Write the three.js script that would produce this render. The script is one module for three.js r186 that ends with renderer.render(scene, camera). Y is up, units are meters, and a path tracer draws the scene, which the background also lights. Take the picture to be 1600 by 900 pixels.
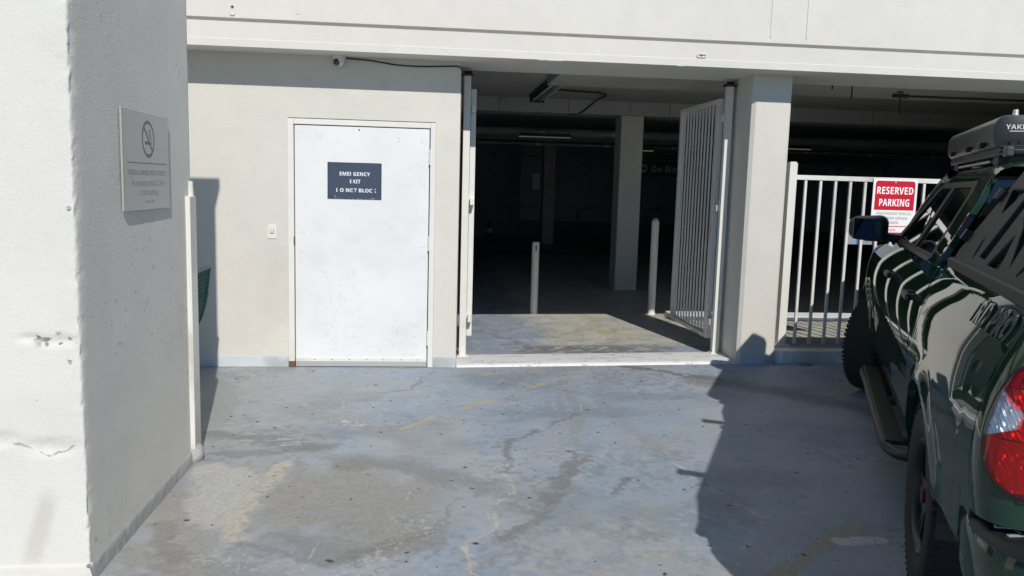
import * as THREE from 'three';
import { Sky } from 'three/addons/objects/Sky.js';
import { RoundedBoxGeometry } from 'three/addons/geometries/RoundedBoxGeometry.js';
import { TextGeometry } from 'three/addons/geometries/TextGeometry.js';
import { FontLoader } from 'three/addons/loaders/FontLoader.js';
import { mergeGeometries, mergeVertices, toCreasedNormals } from 'three/addons/utils/BufferGeometryUtils.js';
import { RectAreaLightUniformsLib } from 'three/addons/lights/RectAreaLightUniformsLib.js';

// ------------------------------------------------------------------ camera, sky, sun, exposure
const scene = new THREE.Scene();
const camera = new THREE.PerspectiveCamera(2 * Math.atan(450 / 1270) * 180 / Math.PI, 16 / 9, 0.05, 3000);
camera.position.set(0, 1.65, 7.2);
camera.rotation.set(-7.25 * Math.PI / 180, -5.85 * Math.PI / 180, 1.58 * Math.PI / 180, 'YXZ');
scene.add(camera);

const sunDirection = new THREE.Vector3(0.197, 0.82, 1).normalize();
const sky = new Sky();
sky.name = 'sky';
sky.userData.kind = 'structure';
sky.scale.setScalar(2000);
sky.material.uniforms.turbidity.value = 2.2;
sky.material.uniforms.rayleigh.value = 1.3;
sky.material.uniforms.mieCoefficient.value = 0.004;
sky.material.uniforms.sunPosition.value.copy(sunDirection);
scene.add(sky);
scene.environmentIntensity = 0.1;

const sun = new THREE.DirectionalLight(new THREE.Color(1, 0.95, 0.88), 5);
sun.position.copy(sunDirection).multiplyScalar(30).add(new THREE.Vector3(1, 0, 1));
sun.target.position.set(1, 0, 1);
sun.castShadow = true;
sun.shadow.mapSize.set(4096, 4096);
Object.assign(sun.shadow.camera, { left: -14, right: 14, top: 14, bottom: -14, near: 1, far: 80 });
scene.add(sun, sun.target);

const renderer = new THREE.WebGLRenderer({ antialias: true });
renderer.toneMapping = THREE.LinearToneMapping;
renderer.toneMappingExposure = 0.72;
renderer.shadowMap.enabled = true;
RectAreaLightUniformsLib.init();

// ------------------------------------------------------------------ helpers
const clamp = (v, a, b) => Math.min(b, Math.max(a, v));
const smooth = (a, b, x) => { const t = clamp((x - a) / (b - a), 0, 1); return t * t * (3 - 2 * t); };
const mix = (a, b, t) => a + (b - a) * t;
function rng(seed) { let s = seed | 0; return () => { s = (s + 0x6d2b79f5) | 0; let t = Math.imul(s ^ (s >>> 15), 1 | s); t = (t + Math.imul(t ^ (t >>> 7), 61 | t)) ^ t; return ((t ^ (t >>> 14)) >>> 0) / 4294967296; }; }
function hash(x, y, s) { let h = Math.imul(x, 374761393) + Math.imul(y, 668265263) + Math.imul(s, 1274126177); h = Math.imul(h ^ (h >>> 13), 1274126177); return ((h ^ (h >>> 16)) >>> 0) / 4294967296; }
function noise(x, y, s) {
  const xi = Math.floor(x), yi = Math.floor(y), fx = x - xi, fy = y - yi, u = fx * fx * (3 - 2 * fx), v = fy * fy * (3 - 2 * fy);
  const a = hash(xi, yi, s), b = hash(xi + 1, yi, s), c = hash(xi, yi + 1, s), d = hash(xi + 1, yi + 1, s);
  return a + (b - a) * u + (c - a) * v + (a - b - c + d) * u * v;
}
function fbm(x, y, s, o = 4) { let r = 0, a = 0.5, t = 0; for (let i = 0; i < o; i++) { r += a * noise(x, y, s + i * 17); t += a; a *= 0.5; x = x * 2.03 + 7.1; y = y * 2.03 + 3.7; } return r / t; }
const toByte = new Uint8Array(4097);
for (let i = 0; i <= 4096; i++) { const l = i / 4096; toByte[i] = Math.round(255 * (l <= 0.0031308 ? 12.92 * l : 1.055 * l ** (1 / 2.4) - 0.055)); }
const enc = (l) => toByte[clamp(l * 4096, 0, 4096) | 0];
// f(i, j, out) writes a linear colour for pixel column i, row j
function colourTexture(w, h, f, wrap = THREE.RepeatWrapping) {
  const d = new Uint8Array(w * h * 4), o = [0, 0, 0];
  for (let j = 0; j < h; j++) for (let i = 0; i < w; i++) { f(i, j, o); const k = (j * w + i) * 4; d[k] = enc(o[0]); d[k + 1] = enc(o[1]); d[k + 2] = enc(o[2]); d[k + 3] = 255; }
  const t = new THREE.DataTexture(d, w, h); t.colorSpace = THREE.SRGBColorSpace; finish(t, wrap); return t;
}
function greyTexture(w, h, f, wrap = THREE.RepeatWrapping) {
  const d = new Uint8Array(w * h * 4);
  for (let j = 0; j < h; j++) for (let i = 0; i < w; i++) { const k = (j * w + i) * 4; d[k] = d[k + 1] = d[k + 2] = clamp(f(i, j) * 255, 0, 255); d[k + 3] = 255; }
  const t = new THREE.DataTexture(d, w, h); finish(t, wrap); return t;
}
function finish(t, wrap) { t.wrapS = t.wrapT = wrap; t.magFilter = THREE.LinearFilter; t.minFilter = THREE.LinearMipmapLinearFilter; t.generateMipmaps = true; t.needsUpdate = true; }
// noise that tiles over a period of P cells
function tileNoise(x, y, p, s) {
  const xi = Math.floor(x), yi = Math.floor(y), fx = x - xi, fy = y - yi, u = fx * fx * (3 - 2 * fx), v = fy * fy * (3 - 2 * fy), m = (q) => ((q % p) + p) % p;
  const a = hash(m(xi), m(yi), s), b = hash(m(xi + 1), m(yi), s), c = hash(m(xi), m(yi + 1), s), d = hash(m(xi + 1), m(yi + 1), s);
  return a + (b - a) * u + (c - a) * v + (a - b - c + d) * u * v;
}
function tileFbm(x, y, p, s, o) { let r = 0, a = 0.5, t = 0; for (let i = 0; i < o; i++) { r += a * tileNoise(x * p, y * p, p, s + i * 31); t += a; a *= 0.55; p *= 2; } return r / t; }

const used = new Set();
function numbered(name) { if (!used.has(name)) { used.add(name); return name; } for (let k = 1; ; k++) { const n = name + '_' + String(k).padStart(3, '0'); if (!used.has(n)) { used.add(n); return n; } } }
function thing(name, label, category, [x, y, z] = [0, 0, 0], turn = 0, group) {
  const o = new THREE.Group(); o.name = numbered(name); o.position.set(x, y, z); o.rotation.y = turn; o.userData = { label, category };
  if (group) o.userData.group = group;
  scene.add(o); return o;
}
function part(name, g, m, parent) { const o = new THREE.Mesh(g, m); o.name = name; o.castShadow = o.receiveShadow = true; parent.add(o); return o; }
function sub(name, parent) { const o = new THREE.Group(); o.name = name; parent.add(o); return o; }
function single(name, label, category, g, m, group) { const o = part(numbered(name), g, m, scene); o.userData = { label, category }; if (group) o.userData.group = group; return o; }
function structure(name, g, m) { const o = part(numbered(name), g, m, scene); o.userData.kind = 'structure'; return o; }
// uv in metres from the way each face points
function metres(g, scale = 1, du = 0, dv = 0) {
  if (g.index) g = g.toNonIndexed();
  const p = g.attributes.position, uv = new Float32Array(p.count * 2), a = new THREE.Vector3(), b = new THREE.Vector3(), c = new THREE.Vector3();
  for (let i = 0; i < p.count; i += 3) {
    a.fromBufferAttribute(p, i); b.fromBufferAttribute(p, i + 1).sub(a); c.fromBufferAttribute(p, i + 2).sub(a); b.cross(c);
    const X = Math.abs(b.x), Y = Math.abs(b.y), Z = Math.abs(b.z);
    for (let k = i; k < i + 3; k++) {
      const x = p.getX(k), y = p.getY(k), z = p.getZ(k);
      const [u, v] = Y >= X && Y >= Z ? [x, z] : X >= Z ? [-z, y] : [x, y];
      uv[2 * k] = u * scale + du; uv[2 * k + 1] = v * scale + dv;
    }
  }
  g.setAttribute('uv', new THREE.BufferAttribute(uv, 2)); return g;
}
function box(x0, x1, y0, y1, z0, z1, r = 0) {
  const w = x1 - x0, h = y1 - y0, d = z1 - z0;
  const g = r > 0 ? new RoundedBoxGeometry(w, h, d, 2, Math.min(r, w / 2.01, h / 2.01, d / 2.01)) : new THREE.BoxGeometry(w, h, d);
  g.translate((x0 + x1) / 2, (y0 + y1) / 2, (z0 + z1) / 2); return metres(g);
}
function merge(list) { return mergeGeometries(list.map((g) => { g = g.index ? g.toNonIndexed() : g; for (const k of Object.keys(g.attributes)) if (!['position', 'normal', 'uv'].includes(k)) g.deleteAttribute(k); return g; })); }
function tube(points, r, seg = 40, radial = 8, closed = false) { return new THREE.TubeGeometry(new THREE.CatmullRomCurve3(points.map((p) => new THREE.Vector3(...p)), closed, 'centripetal'), seg, r, radial, closed); }
function bar(a, b, r, radial = 10) { const A = new THREE.Vector3(...a), B = new THREE.Vector3(...b), d = B.clone().sub(A); const g = new THREE.CylinderGeometry(r, r, d.length(), radial); g.applyQuaternion(new THREE.Quaternion().setFromUnitVectors(new THREE.Vector3(0, 1, 0), d.clone().normalize())); g.translate(...A.add(B).multiplyScalar(0.5).toArray()); return g; }
const rgb = (r, g, b) => new THREE.Color().setRGB(r, g, b);
const mat = (color, roughness = 0.6, extra = {}) => new THREE.MeshStandardMaterial({ color, roughness, side: THREE.DoubleSide, ...extra });
const phys = (color, roughness, extra = {}) => new THREE.MeshPhysicalMaterial({ color, roughness, side: THREE.DoubleSide, ...extra });
const textTexture = (w, h, draw) => { const c = document.createElement('canvas'); c.width = w; c.height = h; draw(c.getContext('2d'), w, h); const t = new THREE.CanvasTexture(c); t.colorSpace = THREE.SRGBColorSpace; t.magFilter = THREE.LinearFilter; t.anisotropy = 8; return t; };

// ------------------------------------------------------------------ materials
const bumpPlaster = greyTexture(1024, 1024, (i, j) => { const x = i / 1024, y = j / 1024; return 0.55 * tileFbm(x, y, 6, 3, 5) + 0.25 * tileFbm(x, y, 40, 9, 3) + 0.2 * tileNoise(x * 160, y * 160, 160, 5); });
bumpPlaster.repeat.set(0.7, 0.7);
const bumpFine = greyTexture(512, 512, (i, j) => { const x = i / 512, y = j / 512; return 0.5 * tileFbm(x, y, 16, 13, 4) + 0.5 * tileNoise(x * 128, y * 128, 128, 4); });
bumpFine.repeat.set(1.4, 1.4);
// paint over plaster: faint patches of other batches, roller marks and grime spots
function paintTexture(c, seed, spread, grime) {
  const t = colourTexture(1024, 1024, (i, j, o) => {
    const x = i / 1024, y = j / 1024;
    const a = tileFbm(x, y, 3, seed, 5) - 0.5, b = tileFbm(x, y, 24, seed + 50, 3) - 0.5, s = tileFbm(x * 1, y * 1, 5, seed + 90, 6);
    const r = tileNoise(x * 9, y * 2, 1e6, seed + 7) - 0.5;
    const k = 1 + spread * (1.3 * a + 0.7 * b + 0.0 * r), d = grime * smooth(0.6, 0.78, s);
    o[0] = c[0] * k * (1 - d * 0.8); o[1] = c[1] * k * (1 - d * 0.9); o[2] = c[2] * (k - spread * 0.3 * a) * (1 - d);
  });
  t.repeat.set(0.31, 0.31); return t;
}
const M = {};
M.wall = mat(0xffffff, 0.85, { map: paintTexture([0.655, 0.632, 0.575], 11, 0.10, 0.06), bumpMap: bumpPlaster, bumpScale: 0.004 });
M.fascia = mat(0xffffff, 0.82, { map: paintTexture([0.71, 0.687, 0.63], 23, 0.10, 0.10), bumpMap: bumpPlaster, bumpScale: 0.003 });
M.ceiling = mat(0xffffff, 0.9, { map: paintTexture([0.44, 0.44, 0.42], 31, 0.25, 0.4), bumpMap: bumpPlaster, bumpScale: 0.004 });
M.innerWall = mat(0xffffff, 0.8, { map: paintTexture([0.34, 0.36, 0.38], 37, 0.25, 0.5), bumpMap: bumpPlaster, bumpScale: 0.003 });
M.trim = mat(0xffffff, 0.5, { map: paintTexture([0.76, 0.75, 0.70], 41, 0.10, 0.15), bumpMap: bumpFine, bumpScale: 0.0008 });
M.steel = mat(0xffffff, 0.45, { map: paintTexture([0.74, 0.73, 0.68], 43, 0.12, 0.3), bumpMap: bumpFine, bumpScale: 0.0006 });
M.baseBlue = mat(0xffffff, 0.7, { map: paintTexture([0.58, 0.63, 0.66], 47, 0.2, 0.35), bumpMap: bumpPlaster, bumpScale: 0.004 });
M.kerb = mat(0xffffff, 0.75, { map: paintTexture([0.78, 0.79, 0.80], 53, 0.14, 0.3), bumpMap: bumpPlaster, bumpScale: 0.005 });
M.concrete = mat(0xffffff, 0.85, { map: paintTexture([0.36, 0.36, 0.35], 59, 0.3, 0.5), bumpMap: bumpPlaster, bumpScale: 0.004 });
M.black = mat(rgb(0.015, 0.016, 0.018), 0.5);
M.rubber = mat(rgb(0.018, 0.018, 0.019), 0.85, { bumpMap: bumpFine, bumpScale: 0.001 });
M.rust = mat(rgb(0.16, 0.09, 0.06), 0.95, { bumpMap: bumpFine, bumpScale: 0.004 });
M.darkMetal = mat(rgb(0.03, 0.032, 0.035), 0.5, { metalness: 0.4 });
M.aluminium = mat(rgb(0.62, 0.62, 0.6), 0.45, { metalness: 0.7, bumpMap: bumpFine, bumpScale: 0.0006 });
M.whitePlastic = mat(rgb(0.72, 0.72, 0.7), 0.35);
// ------------------------------------------------------------------ ground
const groundY = (x, z) => 0.018 * clamp(x - 0.2, 0, 3.2) * smooth(0.9, 0.1, z);
const GX = -2.6, GZ = -0.4, GS = 8.2, GN = 2048;
const groundAlbedo = new Float32Array(GN * GN * 3);
{
  const blue = [0.298, 0.356, 0.426], grey = [0.318, 0.348, 0.374], beige = [0.375, 0.375, 0.36];
  for (let j = 0; j < GN; j++) for (let i = 0; i < GN; i++) {
    const x = GX + i * GS / GN, z = GZ + j * GS / GN;
    const a = fbm(x * 0.8, z * 0.8, 1, 4), b = fbm(x * 3.1 + a, z * 3.1, 2, 4), c = noise(x * 55, z * 55, 3), d = noise(x * 170, z * 170, 4);
    const worn = smooth(0.48, 0.64, b * 0.55 + a * 0.45 + 0.14 * smooth(0.1, -1.2, x));
    const pale = smooth(-0.35, -1.1, x + 0.9 * (a - 0.5) - 0.15 * (z - 2)) * 0.55;
    const w = fbm(x * 2.2 - z * 0.9, z * 4 + x, 5, 4), wash = smooth(0.46, 0.66, w), tide = smooth(0.022, 0.004, Math.abs(w - 0.55)) * smooth(0.45, 0.6, noise(x * 3, z * 3, 6));   // rinse marks and their dried edges
    const f = fbm(x * 24, z * 24, 7, 4), g = noise(x * 330, z * 330, 9), peelZone = smooth(0.45, 0.62, fbm(x * 1.6 + 5, z * 1.6, 10, 3));
    const peel = smooth(0.60, 0.66, f) * peelZone, scab = smooth(0.40, 0.34, f) * smooth(0.5, 0.68, fbm(x * 1.9, z * 1.9 + 8, 12, 3));
    const cloud = smooth(0.52, 0.72, fbm(x * 1.5 + 2, z * 2.1, 13, 5));
    const k = 0.90 + 0.16 * b + 0.10 * (f - 0.5) + 0.09 * (c - 0.5) + 0.10 * (d - 0.5) + 0.07 * (g - 0.5);
    const o = (j * GN + i) * 3;
    for (let q = 0; q < 3; q++) {
      let v = mix(blue[q], grey[q], worn * 0.8); v = mix(v, beige[q], pale);
      v *= k * (1 + 0.07 * wash * (1 - pale) + 0.10 * tide) * (0.88 + 0.24 * a) * (1 - 0.17 * cloud);
      v = mix(v, [0.43, 0.435, 0.43][q], peel * 0.42); v = mix(v, [0.20, 0.205, 0.21][q], scab * 0.42);
      groundAlbedo[o + q] = v;
    }
  }
}
function segDistance(px, py, poly) {
  let best = 1e9, along = 0;
  for (let i = 0; i + 1 < poly.length; i++) {
    const [ax, ay] = poly[i], [bx, by] = poly[i + 1], dx = bx - ax, dy = by - ay, t = clamp(((px - ax) * dx + (py - ay) * dy) / (dx * dx + dy * dy), 0, 1);
    const d = Math.hypot(px - ax - t * dx, py - ay - t * dy); if (d < best) { best = d; along = i + t; }
  }
  return [best, along];
}
// a stain, line, crack or painted light and shade along a polyline: ragged by noise, broken up where 'gaps' is set
function mark(poly, width, colour, alpha, { ragged = 0.5, scale = 9, soft = 0.4, gaps = 0, grain = 30, seed = 1, warp = 0.12 } = {}) {
  const R = width * (1 + ragged) + 0.05 + warp; let x0 = 1e9, x1 = -1e9, z0 = 1e9, z1 = -1e9;
  for (const [x, z] of poly) { x0 = Math.min(x0, x); x1 = Math.max(x1, x); z0 = Math.min(z0, z); z1 = Math.max(z1, z); }
  const I = (x) => clamp(Math.round((x - GX) / GS * GN), 0, GN - 1), J = (z) => clamp(Math.round((z - GZ) / GS * GN), 0, GN - 1);
  for (let j = J(z0 - R); j <= J(z1 + R); j++) for (let i = I(x0 - R); i <= I(x1 + R); i++) {
    const x = GX + i * GS / GN, z = GZ + j * GS / GN, n = fbm(x * scale, z * scale, seed * 101, 4) - 0.5;
    const w = width * (1 + ragged * 2.2 * n);
    const wx = warp * ((fbm(x * 5, z * 5, 661, 4) - 0.5) + 0.35 * (noise(x * 38, z * 38, 663) - 0.5)), wz = warp * ((fbm(x * 5 + 40, z * 5, 662, 4) - 0.5) + 0.35 * (noise(x * 38, z * 38, 664) - 0.5));
    const [d] = segDistance(x + wx + 0.3 * width * ragged * n, z + wz, poly);
    let m = 1 - smooth(w * (1 - soft), w * (1 + soft * 0.3), d);
    if (m <= 0) continue;
    if (gaps) m *= smooth(gaps - 0.10, gaps + 0.10, fbm(x * grain, z * grain, seed * 53, 3));
    m *= alpha; const o = (j * GN + i) * 3;
    for (let q = 0; q < 3; q++) groundAlbedo[o + q] = mix(groundAlbedo[o + q], colour[q] * (0.85 + 0.3 * noise(x * 70, z * 70, 8)), m);
  }
}
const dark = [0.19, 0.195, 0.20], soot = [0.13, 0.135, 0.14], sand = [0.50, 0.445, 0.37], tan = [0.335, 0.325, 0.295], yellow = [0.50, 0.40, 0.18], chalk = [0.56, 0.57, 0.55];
mark([[-0.25, 3.1], [-0.55, 3.15], [-0.45, 2.85], [-0.2, 3.35]], 0.40, [0.285, 0.275, 0.245], 0.75, { ragged: 0.35, scale: 3.5, soft: 0.6, seed: 3 });
mark([[-0.45, 2.55], [-0.15, 2.55], [0.1, 2.8]], 0.16, [0.19, 0.185, 0.17], 0.65, { ragged: 0.8, scale: 4, soft: 0.9, seed: 5 });
mark([[-0.66, 3.5], [-0.4, 3.72], [0.0, 3.6]], 0.12, [0.21, 0.205, 0.185], 0.6, { ragged: 0.8, scale: 5, soft: 0.9, seed: 6 });
mark([[-0.80, 2.50], [-0.86, 2.72], [-0.90, 3.0], [-0.92, 3.25], [-0.87, 3.55]], 0.065, sand, 0.9, { ragged: 0.8, scale: 11, soft: 0.7, gaps: 0.34, grain: 50, seed: 7 });
mark([[-1.38, 1.95], [-1.0, 2.05], [-0.72, 2.24]], 0.12, [0.20, 0.205, 0.20], 0.7, { ragged: 1.0, scale: 5, soft: 0.7, seed: 9 });
mark([[-0.95, 1.38], [-0.5, 1.7], [-0.12, 2.12]], 0.13, [0.285, 0.29, 0.285], 0.55, { ragged: 1.0, scale: 5, soft: 0.9, seed: 11 });
mark([[-1.35, 3.0], [-1.15, 3.3], [-1.0, 3.9], [-1.25, 3.7]], 0.14, [0.30, 0.285, 0.25], 0.55, { ragged: 1.1, scale: 6, soft: 0.8, seed: 12 });
mark([[-1.75, 0.5], [-1.55, 1.0], [-1.44, 1.7]], 0.15, [0.30, 0.31, 0.31], 0.7, { ragged: 0.4, scale: 4, soft: 0.5, seed: 13 });  // faint second shadow of the pier, painted into the ground colour
mark([[-1.2, 2.62], [-1.12, 2.95], [-1.02, 3.3], [-1.05, 2.7]], 0.13, [0.46, 0.455, 0.425], 0.8, { ragged: 0.5, scale: 4, soft: 0.5, seed: 61 });
mark([[-1.3, 2.30], [-1.1, 2.33], [-0.85, 2.33], [-0.6, 2.2]], 0.07, [0.20, 0.20, 0.19], 0.6, { ragged: 1.0, scale: 5, soft: 0.5, seed: 62 });
mark([[-1.25, 3.35], [-1.15, 3.6], [-1.05, 3.75]], 0.07, [0.24, 0.23, 0.20], 0.6, { ragged: 1.2, scale: 6, soft: 0.7, seed: 63 });
for (const [x, z] of [[-1.02, 2.08], [-0.9, 2.15], [-0.98, 2.2]]) mark([[x, z], [x + 0.2, z - 0.02]], 0.012, [0.46, 0.47, 0.47], 0.7, { ragged: 1.2, scale: 9, soft: 0.6, seed: Math.round(z * 100) });
mark([[-0.82, 3.62], [-0.45, 3.78], [0.05, 3.5], [0.15, 3.1]], 0.03, [0.21, 0.205, 0.19], 0.5, { ragged: 1.2, scale: 7, soft: 0.8, seed: 64 });
mark([[0.1, 2.7], [0.3, 2.85], [0.28, 3.05]], 0.05, [0.24, 0.24, 0.255], 0.6, { ragged: 1.2, scale: 8, soft: 0.8, seed: 65 });
mark([[1.13, 0.5], [1.12, 1.39], [0.95, 2.2]], 0.07, [0.27, 0.275, 0.29], 0.55, { ragged: 1.2, scale: 6, soft: 0.9, seed: 15 });
mark([[0.98, 2.39], [0.77, 2.83], [0.56, 3.27], [0.36, 3.55]], 0.06, dark, 0.75, { ragged: 1.2, scale: 8, soft: 0.5, gaps: 0.32, grain: 12, seed: 17 });
mark([[0.62, 3.2], [0.40, 3.57], [0.16, 4.0]], 0.045, [0.27, 0.27, 0.28], 0.7, { ragged: 1.0, scale: 12, soft: 0.8, gaps: 0.40, grain: 20, seed: 18 });
mark([[1.08, 1.47], [0.79, 1.86], [0.53, 2.13], [0.49, 2.26], [0.50, 2.56], [0.46, 2.67]], 0.028, dark, 0.72, { ragged: 1.5, scale: 13, soft: 0.6, gaps: 0.33, grain: 10, seed: 19 });
mark([[0.46, 2.70], [0.47, 2.97], [0.34, 3.27], [0.30, 3.50], [0.20, 3.63], [0.19, 4.1]], 0.009, [0.50, 0.46, 0.38], 0.9, { ragged: 1.0, scale: 18, soft: 0.6, gaps: 0.34, grain: 30, seed: 21 });
mark([[1.02, 3.03], [1.12, 2.8], [1.24, 2.74], [1.20, 3.08], [1.53, 2.95], [1.62, 2.7]], 0.032, dark, 0.7, { ragged: 1.6, scale: 10, soft: 0.5, gaps: 0.38, grain: 9, seed: 23 });
mark([[1.72, -0.02], [2.20, 0.36], [2.54, 0.55]], 0.05, soot, 0.75, { ragged: 1.2, scale: 9, soft: 0.7, gaps: 0.3, grain: 8, seed: 25 });
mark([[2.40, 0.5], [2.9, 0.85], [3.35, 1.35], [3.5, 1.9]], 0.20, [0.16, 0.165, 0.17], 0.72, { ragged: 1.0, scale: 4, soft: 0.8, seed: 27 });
mark([[-0.39, 0.93], [-0.15, 0.79], [0.06, 0.16]], 0.018, dark, 0.7, { ragged: 1.4, scale: 14, soft: 0.6, gaps: 0.36, grain: 10, seed: 29 });
mark([[-0.16, 1.84], [0.10, 1.52], [0.37, 1.21], [0.85, 0.72], [1.22, 0.36]], 0.030, yellow, 0.6, { ragged: 0.5, scale: 20, soft: 0.5, gaps: 0.47, grain: 11, seed: 31, warp: 0.015 });
mark([[1.20, 4.24], [1.48, 4.03], [1.79, 3.76], [2.12, 3.51]], 0.055, [0.33, 0.29, 0.20], 0.75, { ragged: 0.25, scale: 20, soft: 0.3, gaps: 0.34, grain: 25, seed: 33, warp: 0.015 });
mark([[0.70, 3.98], [0.99, 3.79], [1.17, 3.75]], 0.045, yellow, 0.28, { ragged: 0.5, scale: 20, soft: 0.7, gaps: 0.50, grain: 18, seed: 35, warp: 0.015 });
mark([[0.34, 0.36], [0.68, 0.19], [1.08, 0.17]], 0.035, [0.50, 0.40, 0.24], 0.55, { ragged: 0.5, scale: 20, soft: 0.6, gaps: 0.44, grain: 14, seed: 37, warp: 0.015 });
mark([[1.97, 3.67], [2.17, 3.66]], 0.045, [0.58, 0.59, 0.58], 0.8, { ragged: 0.1, scale: 20, soft: 0.2, gaps: 0.3, grain: 60, seed: 39, warp: 0.015 });  // bright strip of stray sunlight under the truck, painted into the ground colour
mark([[0.45, 3.3], [0.5, 3.33]], 0.03, [0.44, 0.36, 0.26], 0.5, { ragged: 0.9, seed: 40 });
mark([[-0.62, 1.63], [-0.5, 1.75]], 0.07, chalk, 0.8, { ragged: 1, scale: 9, gaps: 0.60, grain: 60, soft: 0.9, seed: 41 });
mark([[-0.1, 3.35], [0.05, 3.4], [-0.35, 3.95], [-0.9, 3.75]], 0.12, chalk, 0.5, { ragged: 1, scale: 9, gaps: 0.66, grain: 60, soft: 0.9, seed: 43 });
mark([[0.9, 2.5], [0.95, 2.75]], 0.05, chalk, 0.5, { ragged: 1, scale: 9, gaps: 0.60, grain: 50, soft: 0.9, seed: 45 });
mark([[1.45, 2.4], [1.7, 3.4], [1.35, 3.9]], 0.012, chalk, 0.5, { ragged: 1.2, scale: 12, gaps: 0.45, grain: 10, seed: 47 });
mark([[1.3, 1.55], [1.62, 1.75], [1.75, 2.3]], 0.012, dark, 0.5, { ragged: 1.2, scale: 12, gaps: 0.42, grain: 10, seed: 49 });
mark([[1.55, 0.35], [1.3, 1.2], [1.45, 2.3]], 0.10, [0.27, 0.28, 0.30], 0.45, { ragged: 1.2, scale: 5, soft: 0.9, seed: 51 });
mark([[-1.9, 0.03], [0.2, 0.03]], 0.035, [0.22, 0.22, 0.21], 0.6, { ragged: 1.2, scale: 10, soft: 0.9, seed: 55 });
{
  const r = rng(5);
  for (let k = 0; k < 46; k++) { const x = mix(-1.3, 2.4, r()), z = mix(0.3, 4.1, r()), a = r() * 0.9 - 0.75, l = mix(0.08, 0.4, r()); mark([[x, z], [x + l * Math.sin(a), z + l * Math.cos(a)]], mix(0.003, 0.007, r()), r() < 0.6 ? [0.23, 0.24, 0.26] : chalk, 0.45, { ragged: 1.2, scale: 40, gaps: 0.42, grain: 25, seed: 200 + k, warp: 0.02 }); }
  for (let k = 0; k < 230; k++) {                                                     // old chewing gum and tar spots
    const x = mix(-1.7, 3.4, r()), z = mix(0.05, 4.2, Math.pow(r(), 1.3)), w = mix(0.004, 0.016, r() * r());
    const l = r() * 0.016, a = r() * 6.28; mark([[x, z], [x + l * Math.cos(a) + 0.002, z + l * Math.sin(a)]], w, [0.035, 0.035, 0.036], 0.92, { ragged: 0.7, scale: 60, soft: 0.35, seed: 300 + k, warp: 0 });
  }
  for (let k = 0; k < 40; k++) { const x = mix(-1.3, 2.6, r()), z = mix(0.1, 4.2, r()), w = mix(0.02, 0.06, r()); mark([[x, z], [x + 0.05 * r(), z + 0.04 * r()]], w, [0.24, 0.245, 0.25], 0.5, { ragged: 1.2, scale: 20, soft: 0.7, gaps: 0.4, grain: 25, seed: 500 + k }); }
}
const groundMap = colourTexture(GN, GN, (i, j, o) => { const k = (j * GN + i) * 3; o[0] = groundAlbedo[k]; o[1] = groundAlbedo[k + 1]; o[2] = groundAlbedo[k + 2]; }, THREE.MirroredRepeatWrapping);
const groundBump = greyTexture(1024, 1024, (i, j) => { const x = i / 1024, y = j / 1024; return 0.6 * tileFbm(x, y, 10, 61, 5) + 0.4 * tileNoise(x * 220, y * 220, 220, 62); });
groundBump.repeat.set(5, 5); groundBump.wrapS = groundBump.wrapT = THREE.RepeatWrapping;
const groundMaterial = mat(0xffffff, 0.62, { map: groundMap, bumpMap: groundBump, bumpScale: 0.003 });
function sheet(xs, zs, y, uvOf) {
  const p = [], n = [], idx = [], uv = [];
  for (const z of zs) for (const x of xs) { p.push(x, y(x, z), z); uv.push(...uvOf(x, z)); }
  const w = xs.length;
  for (let j = 0; j + 1 < zs.length; j++) for (let i = 0; i + 1 < w; i++) { const a = j * w + i; idx.push(a, a + w, a + 1, a + 1, a + w, a + w + 1); }
  const g = new THREE.BufferGeometry(); g.setAttribute('position', new THREE.Float32BufferAttribute(p, 3)); g.setAttribute('uv', new THREE.Float32BufferAttribute(uv, 2)); g.setIndex(idx); g.computeVertexNormals(); return g;
}
const range = (a, b, s) => { const r = []; for (let v = a; v < b - 1e-6; v += s) r.push(v); r.push(b); return r; };
structure('ground', sheet([-120, -40, -12, -5, ...range(-3, 5, 0.2), 9, 20, 60, 120], [-60, -20, -2, ...range(-0.8, 1.4, 0.1), ...range(1.6, 6, 0.4), 10, 30, 80, 160], groundY, (x, z) => [(x - GX) / GS, (z - GZ) / GS]), groundMaterial);

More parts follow.
